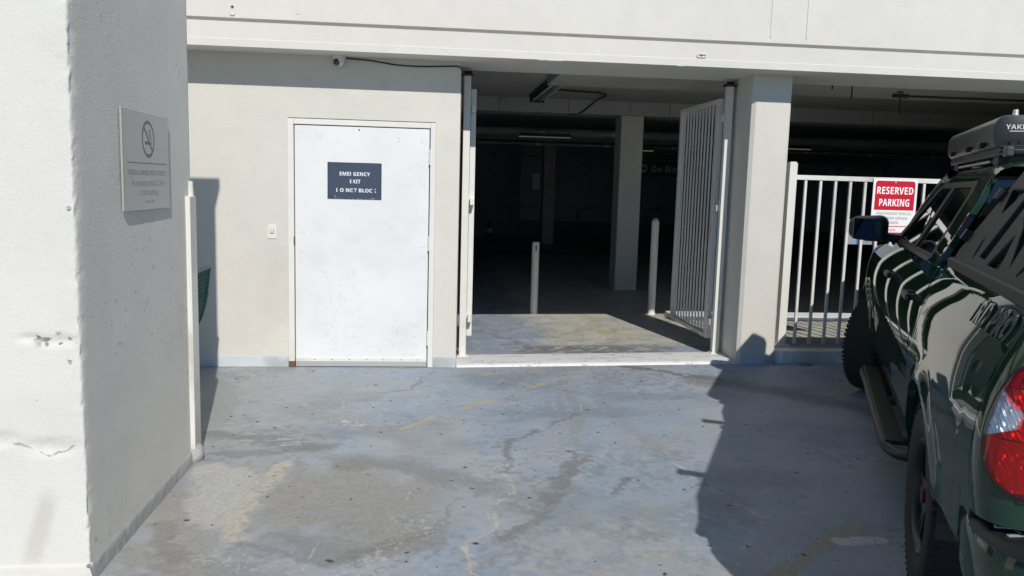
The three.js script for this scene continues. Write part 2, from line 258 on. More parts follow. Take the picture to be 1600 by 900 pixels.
// garage floor: blue paint worn through to concrete where cars turn in
const FN = 1536, FX = 0.2, FZ = -6.2, FS = 6;
const floorMap = colourTexture(FN, FN, (i, j, o) => {
  const x = FX + i * FS / FN, z = FZ + j * FS / FN, a = fbm(x * 1.3, z * 1.3, 71, 4), b = fbm(x * 5, z * 5, 72, 4), c = noise(x * 60, z * 60, 73);
  const bare = smooth(1.05, 1.35, x + 0.5 * (a - 0.5) + 0.25 * (b - 0.5)) * smooth(-0.72, -0.95, z + 0.25 * (b - 0.5));
  const grime = smooth(0.75, 1.0, x + 0.3 * (b - 0.5)) * smooth(-0.98, -0.86, z + 0.08 * (b - 0.5)) * smooth(2.6, 2.2, x);
  const fleck = smooth(0.60, 0.68, fbm(x * 14, z * 20, 74, 3)) * 0.55;
  const sc = smooth(0.40, 0.33, fbm(x * 12, z * 17, 76, 4)), k = (0.72 + 0.42 * b + 0.14 * c + 0.12 * noise(x * 200, z * 200, 77)) * (1 - 0.22 * sc);
  const blue = [0.28, 0.33, 0.39], con = [0.46, 0.45, 0.40], dk = [0.20, 0.20, 0.195];
  const ye = Math.max(...[[2.05, -2.55, 0.22], [1.95, -2.1, 0.13], [1.95, -1.5, 0.25], [2.15, -1.42, 0.15]].map(([u, v, w]) => 1 - smooth(0.3, 1, Math.hypot((x - u) / w, (z - v) / 0.11) + 0.9 * (b - 0.5)))) * smooth(0.45, 0.55, noise(x * 22, z * 22, 75) * 0.5 + b * 0.5);
  for (let q = 0; q < 3; q++) { let v = mix(blue[q], con[q], bare); v = mix(v, dk[q], grime * 0.8); v = mix(v, 0.58, fleck * (0.4 + 0.6 * grime)); v = mix(v, [0.55, 0.41, 0.13][q], ye * 0.9); o[q] = v * k; }
}, THREE.MirroredRepeatWrapping);
structure('garage_floor', sheet([-12, -4, ...range(0, 4, 0.25), 8, 16], [-30, -16, -8, -4, -3, -2, -1, -0.41], (x, z) => groundY(x, z) + 0.005, (x, z) => [(x - FX) / FS, (z - FZ) / FS]), mat(0xffffff, 0.55, { map: floorMap, bumpMap: groundBump, bumpScale: 0.002 }));

// ------------------------------------------------------------------ the building
const doorX0 = -1.223, doorX1 = 0.038, doorTop = 2.16;
{
  const wall = thing('entrance_wall', 'cream painted wall around the white exit door, under the overhang', 'wall', [0, 0, 0]);
  const s = new THREE.Shape([[-12, -0.05], [doorX0, -0.05], [doorX0, doorTop], [doorX1, doorTop], [doorX1, -0.05], [0.247, -0.05], [0.247, 2.70], [-12, 2.70]].map(([x, y]) => new THREE.Vector2(x, y)));
  const g = new THREE.ExtrudeGeometry(s, { depth: 0.22, bevelEnabled: true, bevelThickness: 0.006, bevelSize: 0.006, bevelOffset: -0.006, bevelSegments: 2 }); g.translate(0, 0, -0.226);
  part('plaster', metres(g), M.wall, wall);
  const strip = (x0, x1) => part('base_strip', box(x0, x1, -0.03, 0.092, -0.02, 0.004, 0.002), M.baseBlue, wall);
  strip(-12, doorX0 - 0.002); strip(doorX1 + 0.002, 0.244);
  part('conduit_strip', box(0.2475, 0.2525, 0.10, 2.6, -0.2, -0.004), M.rust, wall);
}
{
  const d = thing('exit_door', 'white painted metal door with a dark sign, set in the cream wall', 'door');
  const f = sub('frame', d);
  part('jamb', box(doorX0, -1.172, 0.0, doorTop, -0.15, 0.012, 0.004), M.trim, f);
  part('jamb', box(-0.009, doorX1, 0.0, doorTop, -0.15, 0.012, 0.004), M.trim, f);
  part('head', box(-1.1715, -0.0095, 2.112, doorTop - 0.001, -0.15, 0.0119, 0.004), M.trim, f);
  part('dark_head_gap', box(doorX0 + 0.004, doorX1 - 0.004, doorTop - 0.0005, doorTop + 0.006, -0.05, 0.0045), mat(rgb(0.05, 0.05, 0.05), 0.9), f);  // solid dark strip painting the shade of the gap over the frame
  part('rusted_foot', box(doorX0 - 0.004, -1.17, -0.002, 0.055, -0.05, 0.0145, 0.008), M.rust, f);
  const leafMap = colourTexture(1024, 1024, (i, j, o) => {
    const x = i / 1024, y = j / 1024, a = fbm(x * 3, y * 6, 81, 5), b = fbm(x * 16, y * 26, 82, 4), s = noise(x * 260, y * 260, 83);
    const scuff = smooth(0.42, 0.86, fbm(x * 5 + 3, y * 13, 84, 6)) * (0.35 + 0.65 * smooth(0.85, 0.3, y));
    const k = 0.80 * (0.93 + 0.13 * a) - 0.075 * scuff * (0.3 + b) - 0.05 * smooth(0.63, 0.70, fbm(x * 30, y * 70, 85, 4)) * smooth(0.35, 0.7, fbm(x * 3, y * 5, 86, 3)) + 0.015 * (s - 0.5);
    o[0] = k * 0.985; o[1] = k * 0.995; o[2] = k * 1.0;
  }, THREE.ClampToEdgeWrapping);
  const leafG = new RoundedBoxGeometry(1.147, 2.072, 0.045, 2, 0.003); leafG.translate(-0.5905, 0.032 + 2.072 / 2, -0.02);
  part('dark_gap_backing', box(-1.175, -0.006, 0.0, 2.115, -0.06, -0.043), M.black, d);  // black sheet added behind the leaf, stands in for shade in its gaps
  { const p = leafG.attributes.position, uv = leafG.attributes.uv; for (let i = 0; i < p.count; i++) uv.setXY(i, (p.getX(i) + 1.17) / 1.16, p.getY(i) / 2.11); }
  part('leaf', leafG, mat(0xffffff, 0.42, { map: leafMap, bumpMap: bumpFine, bumpScale: 0.0005 }), d);
  const sweep = sub('sweep', d);
  part('strip', box(-1.163, -0.016, 0.05, 0.082, -0.003, 0.008, 0.002), M.trim, sweep);
  part('skirt', box(-1.163, -0.016, 0.006, 0.0498, -0.003, 0.006), M.aluminium, sweep);
  for (let k = 0; k < 7; k++) part('screw', (() => { const g = new THREE.CylinderGeometry(0.0045, 0.0045, 0.004, 8); g.rotateX(Math.PI / 2); g.translate(-1.0 + k * 0.151, 0.068, 0.009); return g; })(), M.black, sweep);
  for (const y of [0.20, 1.05, 1.80]) { const h = sub('hinge', d); part('knuckle', bar([-0.011, y, 0.016], [-0.011, y + 0.13, 0.016], 0.0075), M.trim, h); part('pin', bar([-0.0135, y - 0.012, 0.014], [-0.0135, y - 0.001, 0.014], 0.007), M.rust, h); }
  for (const [x, y] of [[-1.12, 1.18], [-1.09, 1.18], [-1.12, 1.02], [-1.09, 1.02], [-0.08, 1.08], [-0.05, 1.08], [-0.08, 0.99], [-0.05, 0.99], [-0.28, 2.02], [-0.08, 2.01], [-0.28, 1.995], [-0.08, 1.985]]) part('screw_hole', (() => { const g = new THREE.SphereGeometry(0.006, 8, 6); g.scale(1.5, 0.6, 0.3); g.translate(x, y, 0.0025); return g; })(), mat(rgb(0.55, 0.55, 0.54), 0.8), d);
  part('latch_plate', box(-1.176, -1.166, 1.08, 1.15, -0.01, 0.0135, 0.001), M.rust, d);
  part('lock_eye', (() => { const g = new THREE.SphereGeometry(0.007, 8, 6); g.translate(-0.62, 2.08, 0.003); return g; })(), M.black, d);
}
{
  const tex = textTexture(920, 620, (c, w, h) => {
    const body = '#38465b', paint = '#e8edf2';
    c.fillStyle = body; c.fillRect(0, 0, w, h);
    const r = rng(9); for (let k = 0; k < 900; k++) { c.fillStyle = `rgba(${r() < 0.5 ? '30,38,52' : '88,100,118'},${0.05 + 0.10 * r()})`; const y = r() * h; c.fillRect(r() * w, y, 20 + 90 * r(), 1 + 5 * r()); }
    c.font = 'bold 90px sans-serif'; c.textBaseline = 'alphabetic';
    // lines of lettering; worn[i] = the part of letter i that has flaked off, as shares of its width
    const line = (text, x0, x1, y, worn) => { const ws = [...text].map((q) => c.measureText(q).width), k = (x1 - x0) / ws.reduce((p, q) => p + q, 0); let x = x0; [...text].forEach((q, i) => { c.fillStyle = paint; c.save(); c.translate(x, y); c.scale(k, 1); c.fillText(q, 0, 0); c.restore(); if (worn[i]) { c.fillStyle = body; const w = ws[i] * k; for (let m = 0; m < 40; m++) c.fillRect(x + worn[i][0] * w + 4 * r(), y - 72 + m * 2, (worn[i][1] - worn[i][0]) * w + 4 * r() - 3, 3); } x += ws[i] * k; }); };
    line('EMERGENCY', 195, 725, 222, { 3: [0.36, 1.05] }); line('EXIT', 372, 562, 352, { 0: [0.62, 1.05], 1: [-0.05, 0.2] }); line('DO NOT BLOCK', 138, 832, 505, { 0: [0.38, 1.05], 4: [0.72, 1.05], 5: [0.5, 0.56], 11: [-0.02, 0.62] });
    c.fillStyle = body; c.fillRect(770, 462, 70, 16);
    c.strokeStyle = '#1d2532'; c.lineWidth = 10; c.strokeRect(4, 4, w - 8, h - 8);
    c.fillStyle = 'rgba(215,222,230,0.7)'; c.fillRect(118, 560, 8, 46); c.fillRect(770, 590, 6, 30); for (let k = 0; k < 26; k++) c.fillRect(r() * w, h - 8 - 8 * r(), 6 + 20 * r(), 4);
  });
  const t = thing('door_sign', 'dark slate sign with flaking white lettering on the exit door', 'sign', [-0.657, 1.644, 0.0065]);
  const g = new THREE.BoxGeometry(0.46, 0.312, 0.006); part('plate', g, mat(rgb(0.04, 0.05, 0.07), 0.6), t);
  const f = new THREE.PlaneGeometry(0.456, 0.308); f.translate(0, 0, 0.0038); part('print', f, mat(0xffffff, 0.55, { map: tex }), t);
}
{
  const t = thing('wall_switch', 'small cream push button plate on the wall beside the door', 'switch', [-1.36, 1.19, 0]);
  part('plate', box(-0.036, 0.036, -0.06, 0.06, 0, 0.008, 0.003), M.trim, t);
  part('button', box(-0.013, 0.013, -0.012, 0.014, 0.008, 0.018, 0.004), M.whitePlastic, t);
  part('painted_shadow_gap', box(-0.017, 0.017, -0.016, 0.018, 0.0075, 0.009), mat(rgb(0.2, 0.2, 0.19), 0.8), t);  // dark plate painting the shade around the button
}
{
  const t = thing('security_camera', 'white dome security camera hung under the overhang above the door', 'camera', [-0.785, 2.685, 0.06]);
  const base = new THREE.CylinderGeometry(0.05, 0.055, 0.028, 24); base.translate(0, -0.0145, 0); part('base', base, M.whitePlastic, t);
  const ball = new THREE.SphereGeometry(0.046, 24, 18); ball.translate(0, -0.045, 0.006); part('ball', ball, phys(rgb(0.75, 0.75, 0.74), 0.2, { clearcoat: 0.6 }), t);
  const lens = new THREE.SphereGeometry(0.034, 20, 14, 0, Math.PI * 2, 0, 1.1); lens.rotateX(1.9); lens.translate(-0.014, -0.054, 0.024); part('lens', lens, phys(rgb(0.01, 0.01, 0.012), 0.08, { clearcoat: 1 }), t);
}
single('camera_cable', 'black cable running along the top of the wall from the security camera', 'cable', tube([[-0.73, 2.672, 0.02], [-0.55, 2.665, 0.008], [-0.42, 2.65, 0.008], [-0.3, 2.636, 0.008], [-0.1, 2.632, 0.008], [0.12, 2.642, 0.008], [0.235, 2.64, 0.008], [0.262, 2.6, -0.02]], 0.006, 60, 6), M.black);
// fascia and the wall over it: one moulded section carried along the front
const frontSection = [[0.325, 2.685], [0.325, 2.742], [0.320, 2.746], [0.320, 2.879], [0.286, 2.882], [0.286, 2.903], [0.325, 2.906], [0.325, 6.2], [-0.40, 6.2], [-0.50, 2.96], [-0.50, 2.685]];
function alongX(section, x0, x1, step) {
  const xs = range(x0, x1, step), p = [];
  const q = (i, k) => { const [z, y] = section[k % section.length]; return [xs[i], y, z]; };
  for (let i = 0; i + 1 < xs.length; i++) for (let k = 0; k < section.length; k++) p.push(...q(i, k), ...q(i + 1, k), ...q(i + 1, k + 1), ...q(i, k), ...q(i + 1, k + 1), ...q(i, k + 1));
  const g = new THREE.BufferGeometry(); g.setAttribute('position', new THREE.Float32BufferAttribute(p, 3)); g.computeVertexNormals(); return metres(g);
}
{
  const t = thing('facade', 'white upper facade with a grooved fascia band above the garage opening', 'building');
  part('upper_wall', alongX(frontSection, -12, 16, 28), M.fascia, t);
  for (const [x, y0, y1] of [[-1.09, 2.955, 5], [-1.066, 2.955, 5], [2.855, 2.95, 5], [3.172, 2.95, 5]]) part('joint_bead', box(x - 0.006, x + 0.006, y0, y1, 0.324, 0.331, 0.003), M.fascia, t);
  const ring = (w, h) => { const s = new THREE.Shape(), r = (S, a, b) => { const q = Math.min(a, b); S.absarc(a - q, b - q, q, 0, Math.PI / 2); S.absarc(-a + q, b - q, q, Math.PI / 2, Math.PI); S.absarc(-a + q, -b + q, q, Math.PI, Math.PI * 1.5); S.absarc(a - q, -b + q, q, Math.PI * 1.5, Math.PI * 2); }; r(s, w / 2, h / 2); const o = new THREE.Path(); r(o, w / 2 - 0.009, h / 2 - 0.009); s.holes.push(o); return new THREE.ExtrudeGeometry(s, { depth: 0.01, bevelEnabled: false }); };
  for (const [x, y, w, h, z] of [[-1.588, 2.965, 0.042, 0.085, 0.325], [2.262, 2.775, 0.085, 0.034, 0.320]]) { const g = ring(w, h); g.translate(x, y, z); part('anchor_slot', metres(g), M.fascia, t); const c = new THREE.CylinderGeometry(0.008, 0.008, 0.01, 8); c.rotateX(Math.PI / 2); c.translate(x, y + h * 0.28 * (h > w ? 1 : 0), z + 0.003); part('bolt', c, M.rust, t); }
  const r = rng(71);
  for (let k = 0; k < 12; k++) { const g = new THREE.IcosahedronGeometry(0.008 + 0.016 * r(), 1); g.scale(2.2, 0.5, 0.5); g.translate(0.86 + 0.25 * r() + (k > 8 ? 1.5 * r() : 0), 2.686, 0.318); part('plaster_chip', g, M.fascia, t); }
}
// column
{
  const t = thing('front_column', 'cream square column between the gate opening and the picket fence', 'column');
  const s = new THREE.Shape([[2.852, 0.55], [2.852, -0.005], [2.884, -0.03], [3.196, -0.03], [3.212, -0.018], [3.212, 0.55]].map(([x, y]) => new THREE.Vector2(x, y)));
  const g = new THREE.ExtrudeGeometry(s, { depth: 2.66, bevelEnabled: false }); g.rotateX(-Math.PI / 2); g.translate(0, 0.03, 0);
  part('shaft', metres(g), M.wall, t);
  part('base_strip', box(2.892, 3.19, 0.0, 0.14, -0.2, 0.033, 0.002), M.baseBlue, t);
}
{
  const t = thing('threshold', 'worn white painted sill across the garage gate opening', 'sill');
  const wornMap = colourTexture(1024, 512, (i, j, o) => { const x = i / 1024 * 3, z = j / 512 * 1.5, b = fbm(x * 7, z * 16, 91, 6), m = smooth(0.58, 0.66, b) * 0.55 * smooth(0.4, 0.6, noise(x * 60, z * 90, 93)) , k = 0.90 + 0.1 * noise(x * 40, z * 40, 92); const c = [0.42, 0.40, 0.36]; for (let q = 0; q < 3; q++) o[q] = mix(0.82, c[q], m) * k; });
  wornMap.repeat.set(1 / 3, 1 / 1.5);
  const g = sheet([0.252, 0.252, ...range(0.26, 2.9, 0.2), 2.92, 2.92], [-0.42, -0.415, -0.03, 0.0, 0.012], (x, z) => groundY(x, z) + (z > 0.005 ? -0.002 : z > -0.02 ? 0.016 : z < -0.418 ? 0.0 : 0.026), (x, z) => [x, z]);
  part('slab', g, mat(0xffffff, 0.6, { map: wornMap, bumpMap: bumpPlaster, bumpScale: 0.003 }), t);
}
// left pillar: rough plastered pier with a battered corner
{
  const X1 = -1.362, X0 = -3.4, Z1 = 3.90, Z0 = 2.385, TOP = 3.47;
  const g = new THREE.BoxGeometry(X1 - X0, TOP, Z1 - Z0, 150, 300, 130); g.translate((X0 + X1) / 2, TOP / 2, (Z0 + Z1) / 2);
  const p = g.attributes.position, uv = g.attributes.uv, nrm = g.attributes.normal;
  for (let i = 0; i < p.count; i++) {
    let x = p.getX(i), y = p.getY(i), z = p.getZ(i);
    if (nrm.getZ(i) > 0.5) uv.setXY(i, 0.5 + (x - X1) / 3.5, y / 3.5); else if (nrm.getX(i) > 0.5) uv.setXY(i, 0.5 + (Z1 - z) / 3.5, y / 3.5); else uv.setXY(i, x, y);
    if (z > Z1 - 1e-4 || x > X1 - 1e-4) {
      const along = z > Z1 - 1e-4 ? x : -z, edge = Math.exp(-(((X1 - x) ** 2 + (Z1 - z) ** 2) ** 0.5) / 0.02);
      const wob = (fbm(along * 2.2, y * 1.6, 101, 3) - 0.5) * 0.012, chip = Math.max(0, fbm(y * 16 + 3, along * 7, 103, 4) - 0.50) * 0.05 * edge, fine = (fbm(y * 55, along * 50, 104, 2) - 0.5) * 0.005 * edge;
      let dent = 0; for (const [a, b, w] of [[-1.49, 0.56, 0.11], [-1.71, 0.59, 0.10], [-1.44, 0.99, 0.07], [-1.56, 1.0, 0.05]]) if (z > Z1 - 1e-4) { const q = Math.hypot((x - a) / w, (y - b) / (w * 0.35)); if (q < 1.4) dent += 0.010 * (1 - smooth(0.2, 1.4, q)) * (0.4 + 1.2 * fbm(x * 30, y * 40, 105, 3)); }
      const dx = -chip + wob * 0.5 - fine, dz = -chip * 0.8 + wob - fine - dent;
      const bow = -0.012 * Math.sin(y * 1.1) * edge;
      if (x > X1 - 1e-4) x += dx + bow * 0.6; if (z > Z1 - 1e-4) z += dz;
      p.setXYZ(i, x, y, z);
    }
  }
  let gm = mergeVertices((() => { const q = g.clone(); q.deleteAttribute('uv'); q.deleteAttribute('normal'); return q; })(), 1e-5); gm.computeVertexNormals();
  { // smooth normals shared over the corner, uv kept per face
    const key = (x, y, z) => Math.round(x * 1e4) + '_' + Math.round(y * 1e4) + '_' + Math.round(z * 1e4), map = new Map(), q = gm.attributes.position, qn = gm.attributes.normal;
    for (let i = 0; i < q.count; i++) map.set(key(q.getX(i), q.getY(i), q.getZ(i)), i);
    for (let i = 0; i < p.count; i++) { const k = map.get(key(p.getX(i), p.getY(i), p.getZ(i))); if (k !== undefined) nrm.setXYZ(i, qn.getX(k), qn.getY(k), qn.getZ(k)); }
  }
  const pillarMap = colourTexture(2048, 2048, (i, j, o) => {
    const u = i / 2048 * 3.5, y = j / 2048 * 3.5, front = u < 1.75, x = X1 - (1.75 - u), a = fbm(u * 1.1, y * 1.1, 111, 4), b = fbm(u * 7, y * 7, 112, 4), c = noise(u * 120, y * 120, 113);
    let k = 0.94 + 0.10 * (a - 0.5) + 0.07 * (b - 0.5) + 0.03 * (c - 0.5), d = 0, r = 0;
    if (front) {
      const sp = fbm(x * 34, y * 50, 114, 3);
      for (const [cx, cy, w, h] of [[-1.455, 0.99, 0.11, 0.05], [-1.397, 0.93, 0.045, 0.05], [-1.53, 1.01, 0.04, 0.03], [-1.54, 0.76, 0.02, 0.015]]) { const q = 1 - smooth(0.3, 1, Math.hypot((x - cx) / w, (y - cy) / h)); d = Math.max(d, q * smooth(0.56, 0.66, sp)); }
      const lineY = 0.53 + 0.09 * Math.pow(Math.abs(x + 1.50) / 0.2, 1.3) + 0.03 * (fbm(x * 22, 3, 115, 3) - 0.5); d = Math.max(d, 0.75 * smooth(0.016 * fbm(x * 40, 7, 119, 3), 0.0, Math.abs(y - lineY + 0.012 * (fbm(x * 60, y * 20, 120, 3) - 0.5))) * smooth(-1.72, -1.64, x) * smooth(-1.37, -1.41, x) * smooth(0.40, 0.55, fbm(x * 16, y * 8, 116, 4)));
      r = 0.35 * smooth(0.06, 0.01, Math.abs(x + 1.47 + (0.5 - y) * 0.28 + 0.03 * (b - 0.5))) * smooth(0.42, 0.3, y) * smooth(0.03, 0.12, y);
    } else d = 0.35 * smooth(0.74, 0.80, fbm(u * 30, y * 30, 117, 3)) * smooth(0.52, 0.66, fbm(u * 2, y * 2, 118, 2));
    const base = [0.785, 0.765, 0.705];
    o[0] = mix(mix(base[0] * k, 0.40, r), 0.22, d); o[1] = mix(mix(base[1] * k, 0.37, r), 0.22, d); o[2] = mix(mix(base[2] * k, 0.31, r), 0.21, d);
  }, THREE.MirroredRepeatWrapping);
  const pb = bumpFine.clone(); pb.repeat.set(7, 7); pb.needsUpdate = true;
  const t = thing('plaster_pier', 'rough white plastered pier with a battered corner, carrying the smoking sign', 'pillar');
  part('pier_body', g, mat(0xffffff, 0.88, { map: pillarMap, bumpMap: pb, bumpScale: 0.0016 }), t);
  part('cap', box(X0 - 0.03, X1 + 0.035, TOP, TOP + 0.1, Z0 - 0.03, Z1 + 0.03, 0.008), M.fascia, t);
  // foot: a cement cove run along the base
  const cove = (len, seed, k = 1) => { const q = new THREE.PlaneGeometry(len, 1, Math.round(len / 0.012), 6), pp = q.attributes.position; for (let i = 0; i < pp.count; i++) { const a = pp.getX(i), v = pp.getY(i) + 0.5; const n = (fbm(a * 26, v * 4, seed, 4) - 0.5) * 0.008; const h = v > 0.99 ? 0.068 : v > 0.8 ? 0.067 : v * 0.078, out = v > 0.99 ? -0.008 : v > 0.8 ? 0.007 : 0.022 - 0.014 * v; pp.setXYZ(i, a, h + n * 0.35 + (v < 0.01 ? -0.01 : 0), (out > 0 ? out * k : out) + n * (v > 0.99 ? 0 : k)); } q.computeVertexNormals(); return q; };
  const c1 = cove(Z1 - Z0 + 0.03, 121); c1.rotateY(Math.PI / 2); c1.translate(X1, 0, (Z0 + Z1) / 2 + 0.01); part('base_cove', metres(c1), M.concrete, t);
  const c2 = cove(X1 - X0 + 0.012, 123, 0.4); c2.translate((X0 + X1) / 2 + 0.004, 0, Z1); part('base_cove', metres(c2), M.fascia, t);
  // steel guard on the far corner
  const guard = sub('corner_guard', t);
  part('bar', box(X1 - 0.012, X1 + 0.026, 0.05, 1.535, Z0 - 0.02, Z0 + 0.10, 0.004), M.steel, guard);
  const lump = new THREE.IcosahedronGeometry(0.07, 3); { const q = lump.attributes.position; for (let i = 0; i < q.count; i++) { const n = 1 + 0.35 * (fbm(q.getX(i) * 25 + 9, q.getY(i) * 25 + q.getZ(i) * 19, 131, 3) - 0.5); q.setXYZ(i, q.getX(i) * n * 0.75, q.getY(i) * n * 1.0, q.getZ(i) * n); } lump.computeVertexNormals(); lump.translate(X1 + 0.01, 0.03, Z0 + 0.06); } part('mortar_foot', metres(lump), M.concrete, guard);
  part('plaster_edge', (() => { const q = new THREE.CylinderGeometry(0.014, 0.018, 0.09, 8, 4); q.translate(X1 + 0.008, 1.575, Z0 + 0.02); return metres(q); })(), M.fascia, t);
  const bolt = new THREE.CylinderGeometry(0.008, 0.008, 0.02, 10); bolt.rotateX(Math.PI / 2); bolt.translate(X1 - 0.025, 1.515, Z1 - 0.004); part('bolt', bolt, M.aluminium, t);
}
{
  const tex = textTexture(1320, 950, (c, w, h) => {
    c.fillStyle = '#b9b9b4'; c.fillRect(0, 0, w, h);
    const r = rng(19); for (let k = 0; k < 1500; k++) { c.fillStyle = `rgba(${r() < 0.5 ? '150,150,146' : '205,205,200'},0.10)`; c.fillRect(0, r() * h, w, 1 + r() * 2); }
    const ink = '#54544f'; c.strokeStyle = c.fillStyle = ink; const cx = 690, cy = 255, R = 168; c.lineWidth = 34;
    c.fillRect(cx - 100, cy + 22, 150, 34); c.fillRect(cx + 62, cy + 22, 14, 34); c.fillRect(cx + 86, cy + 22, 14, 34);
    c.lineWidth = 16; c.beginPath(); c.moveTo(cx + 68, cy + 10); c.bezierCurveTo(cx + 70, cy - 30, cx + 20, cy - 20, cx + 18, cy - 60); c.bezierCurveTo(cx + 16, cy - 110, cx + 75, cy - 100, cx + 70, cy - 60); c.stroke();
    c.beginPath(); c.moveTo(cx + 94, cy + 10); c.bezierCurveTo(cx + 100, cy - 50, cx + 60, cy - 40, cx + 48, cy - 62); c.stroke();
    c.lineWidth = 34; c.beginPath(); c.arc(cx, cy, R, 0, 7); c.stroke(); c.beginPath(); c.moveTo(cx - R * 0.7, cy - R * 0.7); c.lineTo(cx + R * 0.7, cy + R * 0.7); c.stroke();
    c.fillRect(90, 492, 1150, 10); c.textAlign = 'center';
    c.font = 'bold 66px serif'; c.fillText('THIS IS A SMOKE FREE FACILITY', 660, 614, 1180);
    c.font = '76px serif'; c.fillText('No smoking within 25 feet', 668, 716, 1000); c.fillText('of the building', 672, 812, 560);
    c.font = 'bold 36px serif'; c.fillText('LAMC 41.50 (B)', 690, 892, 340);
  });
  const t = thing('smoking_sign', 'brushed metal sign with a crossed out cigarette on the pier side', 'sign', [-1.352, 1.7125, 3.124]);
  t.rotation.y = Math.PI / 2;
  part('plate', box(-0.317, 0.317, -0.228, 0.228, -0.004, 0.006, 0.002), mat(rgb(0.6, 0.6, 0.58), 0.35, { metalness: 0.6 }), t);
  const f = new THREE.PlaneGeometry(0.628, 0.450); f.translate(0, 0, 0.0068); part('print', f, mat(0xffffff, 0.38, { map: tex, metalness: 0.15 }), t);
}
